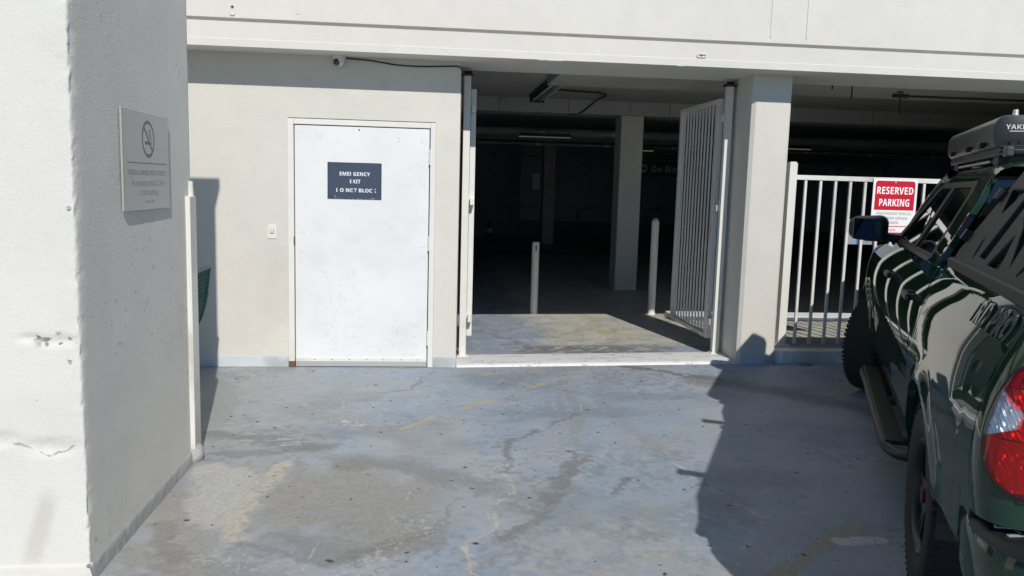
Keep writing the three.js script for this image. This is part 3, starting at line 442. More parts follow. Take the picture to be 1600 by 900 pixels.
// ------------------------------------------------------------------ inside the garage
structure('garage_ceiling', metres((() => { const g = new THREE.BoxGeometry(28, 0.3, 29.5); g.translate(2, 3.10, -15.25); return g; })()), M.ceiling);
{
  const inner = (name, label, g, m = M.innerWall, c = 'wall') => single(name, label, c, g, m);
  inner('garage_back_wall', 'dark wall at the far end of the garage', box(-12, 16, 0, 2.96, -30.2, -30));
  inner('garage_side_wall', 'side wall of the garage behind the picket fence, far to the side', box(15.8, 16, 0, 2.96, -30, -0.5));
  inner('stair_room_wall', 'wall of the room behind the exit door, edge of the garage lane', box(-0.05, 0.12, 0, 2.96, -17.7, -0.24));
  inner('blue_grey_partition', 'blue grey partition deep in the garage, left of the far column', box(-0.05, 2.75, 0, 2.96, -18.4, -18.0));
  inner('unseen_front_wall', 'unseen front wall beyond the picket fence, placed to cut light into the garage', box(6.92, 16, 0, 2.7, -0.25, 0), M.wall);  // unseen wall, moved close to the fence to reduce light entering the garage
  inner('unseen_fence_column', 'unseen cream column ending the picket fence, moved in with the front wall', box(6.56, 6.91, 0.02, 2.69, -0.55, 0.03, 0.01), M.wall, 'column');  // unseen column, brought in together with the light-blocking front wall
  const drop = thing('ceiling_drop', 'shallow boxed ceiling drop just inside the gate opening', 'ceiling box');
  part('casing', box(1.32, 9, 2.80, 2.951, -2.33, -0.7), M.ceiling, drop);
  for (const [k, z, y] of [[0, -5.2, 2.745], [1, -12.2, 2.70], [2, -20, 2.65]]) {
    const t = thing('ceiling_beam', ['pale concrete beam over the inner column, nearest of the ceiling beams', 'second concrete ceiling beam, behind the pipe', 'farthest concrete ceiling beam in the dark'][k], 'beam', [0, 0, 0], 0, 'concrete beams across the garage ceiling');
    part('beam', box(-0.05, 15.9, y, 2.951, z - 0.55, z), M.ceiling, t);
    if (k === 0) for (const x of [1.0, 2.05, 3.0, 3.62, 5.2, 6.9]) part('form_joint', box(x, x + 0.012, y + 0.004, 2.949, z - 0.01, z + 0.002), mat(rgb(0.2, 0.2, 0.19), 0.9), t);
  }
  const column = (label, x0, x1, z, h) => { const t = thing('garage_column', label, 'column', [0, 0, 0], 0, 'columns inside the garage'); part('shaft', box(x0, x1, 0.03, h, z - 0.42, z, 0.012), M.wall, t); return t; };
  column('grey square column standing inside the gate opening', 2.885, 3.235, -5.22, 2.746);
  column('dim far column deep in the garage lane', 3.06, 3.38, -15, 2.96);
  column('dim column behind the picket fence, nearest the truck', 9.3, 9.65, -5.22, 2.746);
  // pipes under the ceiling
  const pipe = (name, label, y, z, r, x0, x1, m) => { const t = thing(name, label, 'pipe'); part('pipe', bar([x0, y, z], [x1, y, z], r, 18), m, t); for (let x = x0 + 0.6; x < x1; x += 1.45) part('collar', bar([x, y, z], [x + 0.11, y, z], r * 1.12, 18), M.aluminium, t); return t; };
  pipe('drain_pipe', 'thick pale pipe with collars hung behind the beam', 2.70, -9.2, 0.085, 0.1, 15.5, mat(rgb(0.42, 0.42, 0.4), 0.6));
  pipe('sprinkler_pipe', 'thin pipe running under the thick pale pipe', 2.50, -9.8, 0.03, 0.1, 15.5, mat(rgb(0.3, 0.3, 0.3), 0.6));
  // ceiling lamp strip by the entrance, switched off
  const l = thing('strip_light', 'unlit fluorescent strip light on the ceiling inside the gate opening', 'light fixture');
  part('tray', box(1.40, 1.62, 2.885, 2.95, -4.75, -2.5, 0.006), M.darkMetal, l);
  for (const x of [1.45, 1.57]) part('tube', bar([x, 2.865, -4.65], [x, 2.865, -2.6], 0.018, 12), mat(rgb(0.78, 0.78, 0.76), 0.3), l);
  for (const z of [-4.72, -2.53]) part('end_cap', box(1.405, 1.615, 2.84, 2.886, z - 0.02, z + 0.02), M.darkMetal, l);
  part('reflector', box(1.496, 1.524, 2.845, 2.884, -4.6, -2.6), M.aluminium, l);
  single('lamp_cable', 'black cable looping along the ceiling from the unlit strip light', 'cable', tube([[1.62, 2.935, -3.9], [2.0, 2.93, -3.95], [2.3, 2.925, -4.0], [2.42, 2.92, -4.25], [2.40, 2.91, -4.8], [2.36, 2.85, -5.185], [2.25, 2.76, -5.19], [2.1, 2.735, -5.3]], 0.012, 50, 6), M.black);
  // far lamps that are on, faint in the dark
  for (const [x, y, z, len, where] of [[2.16, 2.57, -8.5, 1.0, 'in front of the far column'], [4.17, 2.37, -8.45, 0.24, 'seen past the inner column'], [7.0, 2.50, -8.5, 1.0, 'seen above the picket fence']]) {
    const t = thing('ceiling_lamp', 'faint lit tube lamp under the dark ceiling, ' + where, 'lamp', [x, y, z], 0, 'lit lamps in the garage');
    part('housing', box(-len / 2, len / 2, 0.02, 0.07, -0.04, 0.04), M.darkMetal, t);
    part('lamp_tube', bar([-len / 2, 0, 0], [len / 2, 0, 0], 0.009, 10), new THREE.MeshStandardMaterial({ color: 0x222222, emissive: rgb(1, 0.93, 0.8), emissiveIntensity: 0.14 }), t);
    const a = new THREE.RectAreaLight(rgb(1, 0.93, 0.8), 0.14, len, 0.018); a.position.set(0, -0.02, 0); a.lookAt(0, -5, 0); a.name = 'lamp_light'; t.add(a);
  }
  for (const [x, z, l] of [[4.02, -0.75, 0.12], [4.18, -0.75, 0.20], [5.2, -1.6, 0.25]]) single('hanging_rod', ['short bent rod hanging from the ceiling above the fence', 'straight rod hanging from the ceiling above the fence', 'rod hanging from the ceiling above the truck roof'][[0.12, 0.20, 0.25].indexOf(l)], 'rod', merge([bar([x, 2.95, z], [x - (l < 0.15 ? 0.05 : 0), 2.80 - l, z], 0.007, 6), bar([x - 0.04, 2.79, z], [x + 0.03, 2.79, z], 0.009, 6)]), M.darkMetal);
  single('ceiling_conduit', 'black conduit under the ceiling above the truck', 'conduit', merge([bar([5.0, 2.70, -1.2], [8, 2.70, -1.2], 0.012, 8), bar([4.88, 2.70, -1.2], [5.05, 2.70, -1.2], 0.022, 8)]), M.darkMetal);
  // bollards
  const bollard = (label, x, z, h, dome) => {
    const t = thing('bollard', label, 'bollard', [x, groundY(x, z), z], 0, 'bollards inside the gate opening');
    const pts = [[0.053, 0], [0.051, 0.02], [0.047, 0.03], [0.047, h - (dome ? 0.05 : 0.01)], ...(dome ? [[0.042, h - 0.03], [0.018, h]] : [[0.042, h]]), [0, h]].map(([a, b]) => new THREE.Vector2(a, b));
    part('post', metres(new THREE.LatheGeometry(pts, 24)), M.steel, t); return t;
  };
  const b = bollard('short white steel bollard in the middle of the gate opening', 1.33, -2.98, 0.92, false);
  part('lock_slot', box(-0.007, 0.007, 0.80, 0.88, 0.040, 0.049), M.black, b);
  bollard('tall white bollard with a peaked top beside the open gate leaf', 2.83, -2.86, 1.23, true);
  const stop = thing('white_kerb', 'white painted low kerb on the garage floor behind the picket fence', 'kerb');
  part('kerb', box(2.98, 9, 0.05, 0.115, -2.75, -2.40, 0.01), M.kerb, stop);
  single('floor_line', 'faded line painted on the garage floor by the inner column', 'marking', sheet([2.47, 2.55], [-5.4, -3.2], (x) => groundY(x, -3) + 0.009, (x, z) => [x, z]), mat(rgb(0.5, 0.5, 0.48), 0.8)).rotation.y = 0;
  // notices and small things far inside
  const doNot = textTexture(900, 260, (c, w, h) => { c.fillStyle = '#15181b'; c.fillRect(0, 0, w, h); c.fillStyle = '#8d8d88'; c.beginPath(); c.arc(110, 130, 74, 0, 7); c.fill(); c.fillStyle = '#15181b'; c.fillRect(60, 112, 100, 36); c.fillStyle = '#8d8d88'; c.font = 'bold 150px sans-serif'; c.textBaseline = 'middle'; c.fillText('Do Not', 250, 136, 560); });
  const n = thing('warning_banner', 'dark banner reading do not, hung behind the inner column', 'banner', [4.48, 2.03, -8.4]);
  part('board', box(-0.53, 0.53, -0.16, 0.16, -0.02, 0), M.black, n);
  const f = new THREE.PlaneGeometry(1.04, 0.30); f.translate(0, 0, 0.003); part('print', f, mat(0xffffff, 0.7, { map: doNot }), n);
  const cab = thing('wall_cabinet', 'small white cabinet mounted beside the far column', 'cabinet', [2.86, 1.75, -15.2]);
  part('case', box(-0.11, 0.11, -0.22, 0.22, -0.1, 0.1, 0.01), M.whitePlastic, cab); part('door_handle', box(0.06, 0.075, -0.05, 0.05, 0.1, 0.12), M.aluminium, cab);
  const cone = thing('traffic_cone', 'dull red cone with a white band, far inside on the dark garage floor', 'cone', [1.62, groundY(1.62, -15), -15]);
  const lath = (pts) => new THREE.LatheGeometry(pts.map(([a, b]) => new THREE.Vector2(a, b)), 18);
  part('body', lath([[0.14, 0.02], [0.03, 0.62], [0, 0.63]]), mat(rgb(0.22, 0.06, 0.04), 0.7), cone); part('band', lath([[0.093, 0.30], [0.066, 0.44]]), M.whitePlastic, cone); part('foot', box(-0.18, 0.18, 0, 0.025, -0.18, 0.18), M.rubber, cone);
}
// ------------------------------------------------------------------ gate
const postX = [0.318, 2.785];
for (const [k, x] of postX.entries()) {
  const t = thing('gate_post', ['cream steel gate post at the wall end beside the exit door', 'cream steel gate post in front of the open gate leaf'][k], 'post', [0, 0, 0], 0, 'gate posts');
  const y0 = groundY(x, -0.38) + 0.02;
  part('tube', box(x - 0.032, x + 0.032, y0, 2.62, -0.42, -0.355, 0.005), M.steel, t);
  part('top_bracket', box(x - 0.05, x + 0.05, 2.62, 2.64, -0.43, -0.345), M.darkMetal, t);
  part('bolt', bar([x - 0.03, 2.655, -0.385], [x + 0.04, 2.655, -0.385], 0.012, 8), M.darkMetal, t);
  part('foot_plate', box(x - 0.05, x + 0.06, y0 - 0.004, y0 + 0.012, -0.43, -0.335, 0.003), M.steel, t);
}
function gateLeaf(label, x, sx, z0, z1) {
  const t = thing('gate_leaf', label, 'gate', [0, 0, 0], 0, 'open garage gate leaves'), w = 0.02, y0 = 0.19, y1 = 2.52;
  for (const z of [z0, z1]) part('stile', box(x - 0.026, x + 0.026, y0, y1, z - 0.025, z + 0.025, 0.004), M.steel, t);
  for (const y of [y0 + 0.02, y1 - 0.02]) part('rail', box(x - 0.022, x + 0.022, y - 0.02, y + 0.02, z1 + 0.026, z0 - 0.026, 0.003), M.steel, t);
  const n = 11; for (let i = 1; i <= n; i++) { const z = mix(z0, z1, i / (n + 1)); part('picket', box(x - 0.007, x + 0.007, y0 + 0.041, y1 - 0.041, z - 0.014, z + 0.014, 0.003), M.steel, t); }
  for (const y of [0.34, 1.45, 2.30]) part('hinge_plate', box(x - 0.02, x + 0.02, y, y + 0.06, z0 + 0.026, -0.42, 0.003), M.steel, t);
  for (const y of [0.34, 1.45, 2.30]) part('hinge', bar([x + sx * 0.03, y, z0 + 0.045], [x + sx * 0.03, y + 0.1, z0 + 0.045], 0.013, 10), M.steel, t);
  return t;
}
gateLeaf('cream steel picket gate leaf swung open against the front column', 2.755, 1, -0.53, -1.70);
gateLeaf('cream steel gate leaf swung open against the stair room wall', 0.385, -1, -0.55, -1.72);
// ------------------------------------------------------------------ kerb and picket fence
{
  const k = thing('kerb', 'white painted raised kerb under the picket fence, in the truck shade', 'kerb');
  const s = new THREE.Shape([[0.085, 0], [3.33, 0], [3.33, 0.145], [0.0, 0.145], [0.0, 0.06]].map(([x, y]) => new THREE.Vector2(x, y)));
  const g = new THREE.ExtrudeGeometry(s, { depth: 0.12, bevelEnabled: true, bevelThickness: 0.012, bevelSize: 0.012, bevelOffset: -0.012, bevelSegments: 3 }); g.rotateX(-Math.PI / 2);
  g.translate(3.216, 0.045, 0.02);
  part('kerb_stone', metres(g), M.kerb, k);
  part('slab', box(3.23, 6.545, 0.05, 0.171, -0.72, -0.137, 0.008), M.concrete, k);
  const f = thing('picket_fence', 'cream steel picket fence on the kerb behind the truck', 'fence', [0, 0.18, -0.3]);
  const X0 = 3.41, X1 = 6.5;
  for (const x of [X0, X1]) { part('post', box(x - 0.038, x + 0.038, -0.01, 1.745, -0.038, 0.038, 0.004), M.steel, f); part('post_cap', box(x - 0.03, x + 0.03, 1.745, 1.757, -0.03, 0.03, 0.004), M.steel, f); part('foot_plate', box(x - 0.07, x + 0.07, -0.012, 0.004, -0.06, 0.06), M.steel, f); }
  for (const [a, b] of [[X0 + 0.038, X1 - 0.038]]) part('top_rail', box(a, b, 1.59, 1.635, -0.02, 0.02, 0.003), M.steel, f);
  for (let x = 3.553; x < 6.45; x += 0.1495) { part('picket', box(x - 0.0125, x + 0.0125, 0.0, 1.59, -0.0125, 0.0125, 0.003), M.steel, f); }
}
{
  const tex = textTexture(900, 1120, (c, w, h) => {
    c.fillStyle = '#f4f4f2'; c.fillRect(0, 0, w, h); const red = '#c8102e'; c.fillStyle = red;
    const rr = (x, y, a, b, r) => { c.beginPath(); c.moveTo(x + r, y); c.arcTo(x + a, y, x + a, y + b, r); c.arcTo(x + a, y + b, x, y + b, 0.1); c.arcTo(x, y + b, x, y, 0.1); c.arcTo(x, y, x + a, y, r); c.fill(); };
    rr(46, 40, w - 92, 560, 60);
    c.fillStyle = '#fff'; c.textAlign = 'center'; c.textBaseline = 'alphabetic'; c.font = 'bold 190px sans-serif'; c.fillText('RESERVED', w / 2, 292, 760); c.fillText('PARKING', w / 2, 522, 640);
    c.fillStyle = '#9a9a98'; c.font = 'bold 70px sans-serif'; c.fillText('UNAUTHORIZED VEHICLES', w / 2, 690, 720); c.fillText('AT OWNERS EXPENSE', w / 2, 780, 600); c.fillText('TOWED', w / 2, 866, 240);
    c.fillStyle = red; c.fillRect(46, 905, w - 92, 16); c.beginPath(); c.ellipse(w / 2, 985, 66, 22, 0, 0, 7); c.fill(); c.fillStyle = '#f4f4f2'; c.beginPath(); c.ellipse(w / 2, 985, 52, 12, 0, 0, 7); c.fill(); c.fillStyle = red; c.fillRect(46, 1030, w - 92, 50);
    c.fillStyle = '#f4f4f2'; c.beginPath(); c.arc(w / 2, 62, 12, 0, 7); c.fill();
  });
  const t = thing('parking_sign', 'red and white reserved parking sign fixed to the picket fence', 'sign', [4.44, 1.525, -0.268]);
  part('plate', box(-0.225, 0.225, -0.28, 0.28, -0.003, 0.0, 0.001), M.aluminium, t);
  const f = new THREE.PlaneGeometry(0.448, 0.558); f.translate(0, 0, 0.0022); part('print', f, mat(0xffffff, 0.35, { map: tex }), t);
  const q = thing('grey_notice', 'small grey notice with a blue corner tied behind the fence pickets', 'notice', [4.17, 1.285, -0.325]);
  part('board', box(-0.16, 0.16, -0.12, 0.12, -0.004, 0, 0.001), mat(rgb(0.30, 0.33, 0.36), 0.6), q); part('blue_corner', box(-0.05, 0.0, -0.118, -0.075, 0.0, 0.003), mat(rgb(0.05, 0.25, 0.55), 0.6), q);
}
{ // scrap by the kerb
  const g = new THREE.IcosahedronGeometry(0.05, 3), p = g.attributes.position; for (let i = 0; i < p.count; i++) { const x = p.getX(i), y = p.getY(i), z = p.getZ(i), n = 1 + 1.1 * (fbm(x * 40 + 5, y * 40 + z * 33, 141, 3) - 0.5); p.setXYZ(i, x * n * 1.3, Math.max(-0.012, y * n * 0.35), z * n * 0.8); } g.computeVertexNormals(); g.translate(3.50, 0.062, 0.09);
  single('crumpled_scrap', 'crumpled grey scrap lying at the foot of the kerb', 'litter', g, mat(rgb(0.22, 0.22, 0.22), 0.8));
}
{ // green mesh chair behind the pier
  const green = mat(rgb(0.025, 0.12, 0.105), 0.45), t = thing('mesh_chair', 'green metal mesh chair tucked behind the plaster pier', 'chair', [-2.045, 0, 1.08], 0.0);
  const back = [[0.10, 0.46], [0.22, 0.47], [0.305, 0.55], [0.35, 0.70], [0.385, 0.97]];
  const at = (s) => { const k = s * (back.length - 1), i = Math.min(back.length - 2, Math.floor(k)), f = k - i; return [mix(back[i][0], back[i + 1][0], f), mix(back[i][1], back[i + 1][1], f)]; };
  const bars = []; const H = 0.2, N = 16;
  for (let k = -10; k < 26; k++) for (const d of [1, -1]) { const pts = []; for (let i = 0; i <= 20; i++) { const s = i / 20, w = (k - 8) * 0.05 + d * s * 0.8; if (Math.abs(w) <= H) { const [x, y] = at(s); pts.push([x, y, w]); } } if (pts.length > 2) bars.push(tube(pts, 0.005, 12, 4)); }
  void N;
  part('mesh_back', merge(bars), green, t).userData.kind = 'stuff';
  for (const w of [-H, H]) part('back_rail', tube(Array.from({ length: 12 }, (_, i) => [...at(i / 11), w]), 0.014, 24, 8), green, t);
  part('top_rail', bar([0.385, 0.97, -H], [0.385, 0.97, H], 0.014), green, t);
  part('seat', box(-0.30, 0.12, 0.445, 0.465, -H, H, 0.008), green, t);
  for (const w of [-0.21, 0.21]) { part('armrest', tube([[0.37, 0.76, w], [0.2, 0.715, w], [0, 0.69, w], [-0.28, 0.68, w]], 0.016, 20, 8), mat(rgb(0.3, 0.3, 0.28), 0.5), t); part('leg', tube([[-0.28, 0.68, w], [-0.29, 0.4, w], [-0.3, 0.02, w]], 0.014, 10, 8), green, t); part('leg', tube([[0.05, 0.45, w], [0.06, 0.2, w], [0.07, 0.02, w]], 0.014, 10, 8), green, t); }
}
// ------------------------------------------------------------------ pickup truck (u forward from the rear axle, v to its left, h up)
{
  const truck = thing('pickup_truck', 'dark green pickup truck with a black bed cap, parked nose to the fence', 'truck', [2.95, 0, 4.55], 64 * Math.PI / 180);
  const P = (u, v, h) => [u, h, -v];
  const paint = phys(rgb(0.016, 0.044, 0.027), 0.5, { clearcoat: 1, clearcoatRoughness: 0.01, specularIntensity: 0 });
  const trimBlack = mat(rgb(0.012, 0.012, 0.013), 0.55, { bumpMap: bumpFine, bumpScale: 0.0004 });
  const satin = mat(rgb(0.016, 0.017, 0.019), 0.38);
  const glass = phys(rgb(0.006, 0.008, 0.009), 0.03, { clearcoat: 1, clearcoatRoughness: 0.01, specularIntensity: 1 });
  const cap = mat(rgb(0.022, 0.022, 0.022), 0.6, { bumpMap: bumpFine, bumpScale: 0.0005 });
  const silver = mat(rgb(0.72, 0.73, 0.74), 0.3, { metalness: 0.8 });
  // body side section
  const S = [[0.36, 0.93], [0.42, 0.955], [0.50, 0.985], [0.60, 1.0], [0.716, 1.010], [0.841, 1.023], [0.925, 1.026], [1.029, 1.017], [1.133, 0.995], [1.218, 0.961], [1.306, 0.919], [1.36, 0.885]];
  const sideV = (h) => { if (h <= S[0][0]) return S[0][1]; for (let i = 0; i + 1 < S.length; i++) if (h <= S[i + 1][0]) { const t = (h - S[i][0]) / (S[i + 1][0] - S[i][0]); const p0 = S[Math.max(0, i - 1)][1], p1 = S[i][1], p2 = S[i + 1][1], p3 = S[Math.min(S.length - 1, i + 2)][1]; return 0.5 * (2 * p1 + (p2 - p0) * t + (2 * p0 - 5 * p1 + 4 * p2 - p3) * t * t + (3 * p1 - p0 - 3 * p2 + p3) * t * t * t); } return S[S.length - 1][1]; };
  const AR = 0.475, AH = 0.41;
  const bodyV = (u, h) => {
    let v = sideV(h);
    for (const c of [0, 3.7]) { const r = Math.hypot(u - c, h - AH); v += 0.022 * Math.exp(-(((r - AR) / 0.055) ** 2)) * smooth(0.4, 0.62, h); }
    v -= 0.10 * smooth(4.0, 4.62, u) + 0.015 * smooth(-0.6, -1.1, u);
    if (u > 0.6 && u < 2.85) v -= 0.014 * Math.exp(-(((h - 0.72) / 0.10) ** 2)) ;          // scoop along the doors
    return v;
  };
  const arch = (u, sill) => { let h = sill; for (const c of [0, 3.7]) { const d = AR * AR - (u - c) ** 2; if (d > 0) h = Math.max(h, AH + Math.sqrt(d)); } return h; };
  function usOf(u0, u1) { const set = []; const n = Math.max(2, Math.ceil((u1 - u0) / 0.05)); for (let i = 0; i <= n; i++) set.push(mix(u0, u1, i / n)); for (const c of [0, 3.7]) for (let k = 0; k <= 28; k++) { const u = c - (AR - 1e-5) * Math.cos(Math.PI * k / 28); if (u > u0 + 1e-4 && u < u1 - 1e-4) set.push(u); } return set.sort((a, b) => a - b).filter((u, i, a) => !i || u - a[i - 1] > 5e-5); }
  // a body panel with its edges folded inwards
  function panel(us, nh, lo, hi, vf, s, fold = 0.035) {
    const W = us.length, p = [], idx = [];
    for (let i = 0; i < W; i++) for (let j = 0; j <= nh; j++) { const h = mix(lo(us[i]), hi(us[i]), j / nh); p.push(...P(us[i], s * vf(us[i], h), h)); }
    const quad = (a, b, c, d) => s > 0 ? idx.push(a, b, c, c, b, d) : idx.push(a, c, b, c, d, b), at = (i, j) => i * (nh + 1) + j;
    for (let i = 0; i + 1 < W; i++) for (let j = 0; j < nh; j++) quad(at(i, j), at(i + 1, j), at(i, j + 1), at(i + 1, j + 1));
    const rim = []; for (let i = 0; i < W; i++) rim.push([i, 0]); for (let j = 1; j <= nh; j++) rim.push([W - 1, j]); for (let i = W - 2; i >= 0; i--) rim.push([i, nh]); for (let j = nh - 1; j >= 0; j--) rim.push([0, j]);
    const g = new THREE.BufferGeometry(); const base = p.length / 3;
    for (const [i, j] of rim) { const k = at(i, j) * 3, x = p[k], y = p[k + 1], z = p[k + 2]; p.push(x, y, z, x, y, z + s * fold); }
    for (let k = 0; k + 1 < rim.length; k++) { const a = base + 2 * k; quad(a, a + 1, a + 2, a + 3); }
    g.setAttribute('position', new THREE.Float32BufferAttribute(p, 3)); g.setIndex(idx); g.computeVertexNormals(); return g;
  }
  for (const s of [1, -1]) {
    part('bed_side', panel(usOf(-1.035, 0.575), 34, (u) => arch(u, u < -0.4 ? mix(0.56, 0.71, smooth(-0.85, -0.90, u)) : 0.46), (u) => 1.335, bodyV, s), paint, truck);
    const rear = part('rear_door', panel(usOf(0.605, 1.70), 30, (u) => arch(u, 0.47), () => 1.318, bodyV, s), paint, truck);
    const front = part('front_door', panel(usOf(1.708, 2.83), 30, () => 0.47, () => 1.318, bodyV, s), paint, truck);
    part('fender', panel(usOf(2.838, 4.56), 30, (u) => arch(u, 0.47), (u) => 1.27 - 0.10 * smooth(3.2, 4.56, u), bodyV, s), paint, truck);
    part('rocker_panel', panel(usOf(0.5, 3.2), 6, () => 0.36, () => 0.462, (u, h) => sideV(h) - 0.01, s), trimBlack, truck);
    for (const [u, door] of [[0.86, rear], [2.0, front]]) { const v = s * bodyV(u, 1.15); part('handle', merge([new RoundedBoxGeometry(0.22, 0.038, 0.03, 3, 0.014).translate(u, 1.15, -(v + s * 0.035)), new RoundedBoxGeometry(0.04, 0.032, 0.05, 2, 0.01).translate(u - 0.085, 1.15, -(v + s * 0.012)), new RoundedBoxGeometry(0.04, 0.032, 0.05, 2, 0.01).translate(u + 0.085, 1.15, -(v + s * 0.012))]), satin, door); }
    // wheel housings
    for (const c of [0, 3.7]) { const g = new THREE.CylinderGeometry(AR + 0.01, AR + 0.01, 0.34, 32, 1, true, 0, Math.PI); g.rotateX(Math.PI / 2); g.rotateZ(Math.PI / 2 * -1); g.rotateZ(Math.PI / 2 * 2); const q = g.clone(); q.rotateZ(-Math.PI / 2 - Math.PI / 2); g.dispose(); const ring = []; const pts = []; for (let k = 0; k <= 24; k++) { const a = Math.PI * k / 24; pts.push([c + (AR + 0.004) * Math.cos(a), AH + (AR + 0.004) * Math.sin(a)]); } const pp = []; for (let k = 0; k < 24; k++) { const [a, b] = pts[k], [d, e] = pts[k + 1]; pp.push(...P(a, s * 0.995, b), ...P(d, s * 0.995, e), ...P(d, s * 0.62, e), ...P(a, s * 0.995, b), ...P(d, s * 0.62, e), ...P(a, s * 0.62, b)); pp.push(...P(a, s * 0.62, b), ...P(d, s * 0.62, e), ...P(c, s * 0.62, AH)); } void ring; void q; const h = new THREE.BufferGeometry(); h.setAttribute('position', new THREE.Float32BufferAttribute(pp, 3)); h.computeVertexNormals(); part('wheel_housing', h, trimBlack, truck); }
    // running board
    const board = sub('running_board', truck);
    part('tube', tube([[0.80, 0.33, -s * 0.88], [0.86, 0.315, -s * 0.98], [0.98, 0.31, -s * 1.03], [1.5, 0.31, -s * 1.045], [2.5, 0.31, -s * 1.045], [3.05, 0.31, -s * 1.035], [3.14, 0.315, -s * 0.98], [3.18, 0.33, -s * 0.9]], 0.030, 60, 12), mat(rgb(0.006, 0.006, 0.007), 0.45), board);
    part('step_pad', (() => { const g = new RoundedBoxGeometry(2.05, 0.02, 0.10, 2, 0.008); g.translate(2.02, 0.338, -s * 1.0); return g; })(), trimBlack, board);
    for (const u of [1.1, 2.0, 2.9]) part('bracket', (() => { const g = new THREE.BoxGeometry(0.06, 0.03, 0.16); g.translate(u, 0.32, -s * 0.94); return g; })(), trimBlack, board);
    // greenhouse side: leaning plane
    const lean = (h) => 0.915 - 0.475 * (h - 1.318);
    const onLean = (g, off) => { const p = g.attributes.position; for (let i = 0; i < p.count; i++) { const u = p.getX(i), h = p.getY(i), d = p.getZ(i); p.setXYZ(i, u, h, -s * (lean(h) + off + d - 0.012 * smooth(1.55, 1.76, h))); } g.computeVertexNormals(); return g; };
    const poly = (pts) => pts.map(([a, b]) => new THREE.Vector2(a, b));
    const ex = (pts, holes, depth) => { const q = new THREE.Shape(poly(pts)); for (const h of holes) q.holes.push(new THREE.Path(poly(h))); return new THREE.ExtrudeGeometry(q, { depth, bevelEnabled: true, bevelThickness: 0.003, bevelSize: 0.003, bevelOffset: -0.003, bevelSegments: 1 }); };
    const rearGlass = [[0.98, 1.352], [1.66, 1.352], [1.64, 1.70], [1.10, 1.70], [1.03, 1.66]], frontGlass = [[1.76, 1.352], [2.62, 1.352], [2.20, 1.66], [2.12, 1.70], [1.75, 1.70]];
    part('door_frame', onLean(ex([[0.88, 1.322], [2.84, 1.322], [2.26, 1.70], [2.14, 1.745], [1.04, 1.745], [0.955, 1.69]], [rearGlass, frontGlass], 0.03), -0.018), trimBlack, truck);
    part('side_window', onLean(ex(rearGlass, [], 0.006), -0.006), glass, truck); part('side_window', onLean(ex(frontGlass, [], 0.006), -0.006), glass, truck);
    part('rear_pillar', onLean(ex([[0.605, 1.322], [0.873, 1.322], [0.945, 1.69], [1.02, 1.752], [0.72, 1.752], [0.66, 1.66]], [], 0.03), -0.012), paint, truck);
    part('belt_trim', onLean(ex([[0.90, 1.322], [2.78, 1.322], [2.76, 1.34], [0.90, 1.34]], [], 0.012), 0.010), satin, truck);
    // mirror
    const m = sub('mirror', truck);
    const hs = new RoundedBoxGeometry(0.15, 0.185, 0.255, 4, 0.055); { const p = hs.attributes.position; for (let i = 0; i < p.count; i++) { const x = p.getX(i), y = p.getY(i), z = p.getZ(i); p.setXYZ(i, x * (x > 0 ? 1 - 0.3 * Math.abs(y) / 0.09 : 1), y * (1 - 0.18 * smooth(0, 0.13, s > 0 ? -z : z)), z); } hs.computeVertexNormals(); }
    hs.translate(2.58, 1.415, -s * 1.122); part('housing', hs, satin, m);
    const gl = new RoundedBoxGeometry(0.006, 0.145, 0.205, 3, 0.003); gl.rotateY(s * 0.20); gl.rotateZ(-0.05); gl.translate(2.499, 1.413, -s * 1.125); part('mirror_glass', gl, phys(rgb(0.16, 0.18, 0.2), 0.02, { metalness: 1 }), m);
    part('arm', tube([[2.60, 1.345, -s * 0.86], [2.60, 1.348, -s * 0.93], [2.59, 1.36, -s * 1.02], [2.58, 1.38, -s * 1.08]], 0.032, 16, 10), satin, m);
  }
  // roof and pillars
  {
    const section = [[0.722, 1.735], [0.716, 1.765], [0.695, 1.793], [0.65, 1.815], [0.55, 1.832], [0.30, 1.852], [0, 1.86]], full = [...section, ...section.slice(0, -1).reverse().map(([v, h]) => [-v, h])];
    const us = [0.665, 0.675, 0.70, 0.75, 0.9, 1.2, 1.6, 1.9, 2.08, 2.16, 2.21], drop = (u) => 0.05 * (1 - smooth(0.66, 0.76, u)) + 0.055 * smooth(1.9, 2.22, u);
    const p = [], idx = []; for (const u of us) for (const [v, h] of full) p.push(...P(u, v, h - drop(u) * smooth(0.75, 0.3, Math.abs(v)) - 0.3 * drop(u)));
    const w = full.length; for (let i = 0; i + 1 < us.length; i++) for (let j = 0; j + 1 < w; j++) { const a = i * w + j; idx.push(a, a + 1, a + w, a + w, a + 1, a + w + 1); }
    const g = new THREE.BufferGeometry(); g.setAttribute('position', new THREE.Float32BufferAttribute(p, 3)); g.setIndex(idx); g.computeVertexNormals(); part('roof', g, paint, truck);
    const pane = (rows) => { const q = [], ix = [], n = rows[0].length; for (const r of rows) for (const c of r) q.push(...P(...c)); for (let i = 0; i + 1 < rows.length; i++) for (let j = 0; j + 1 < n; j++) { const a = i * n + j; ix.push(a, a + n, a + 1, a + 1, a + n, a + n + 1); } const h = new THREE.BufferGeometry(); h.setAttribute('position', new THREE.Float32BufferAttribute(q, 3)); h.setIndex(ix); h.computeVertexNormals(); return h; };
    const vs = range(-1, 1, 0.25);
    part('windshield', pane([0, 0.25, 0.5, 0.75, 1].map((t) => vs.map((k) => [mix(2.86, 2.21, t) + 0.10 * (1 - k * k), k * mix(0.86, 0.70, t), mix(1.27, 1.765, t) + 0.03 * (1 - k * k) * t]))), glass, truck);
    part('rear_window', pane([0, 0.5, 1].map((t) => vs.map((k) => [mix(0.62, 0.668, t) - 0.02 * (1 - k * k), k * mix(0.86, 0.70, t), mix(1.30, 1.75, t)]))), glass, truck);
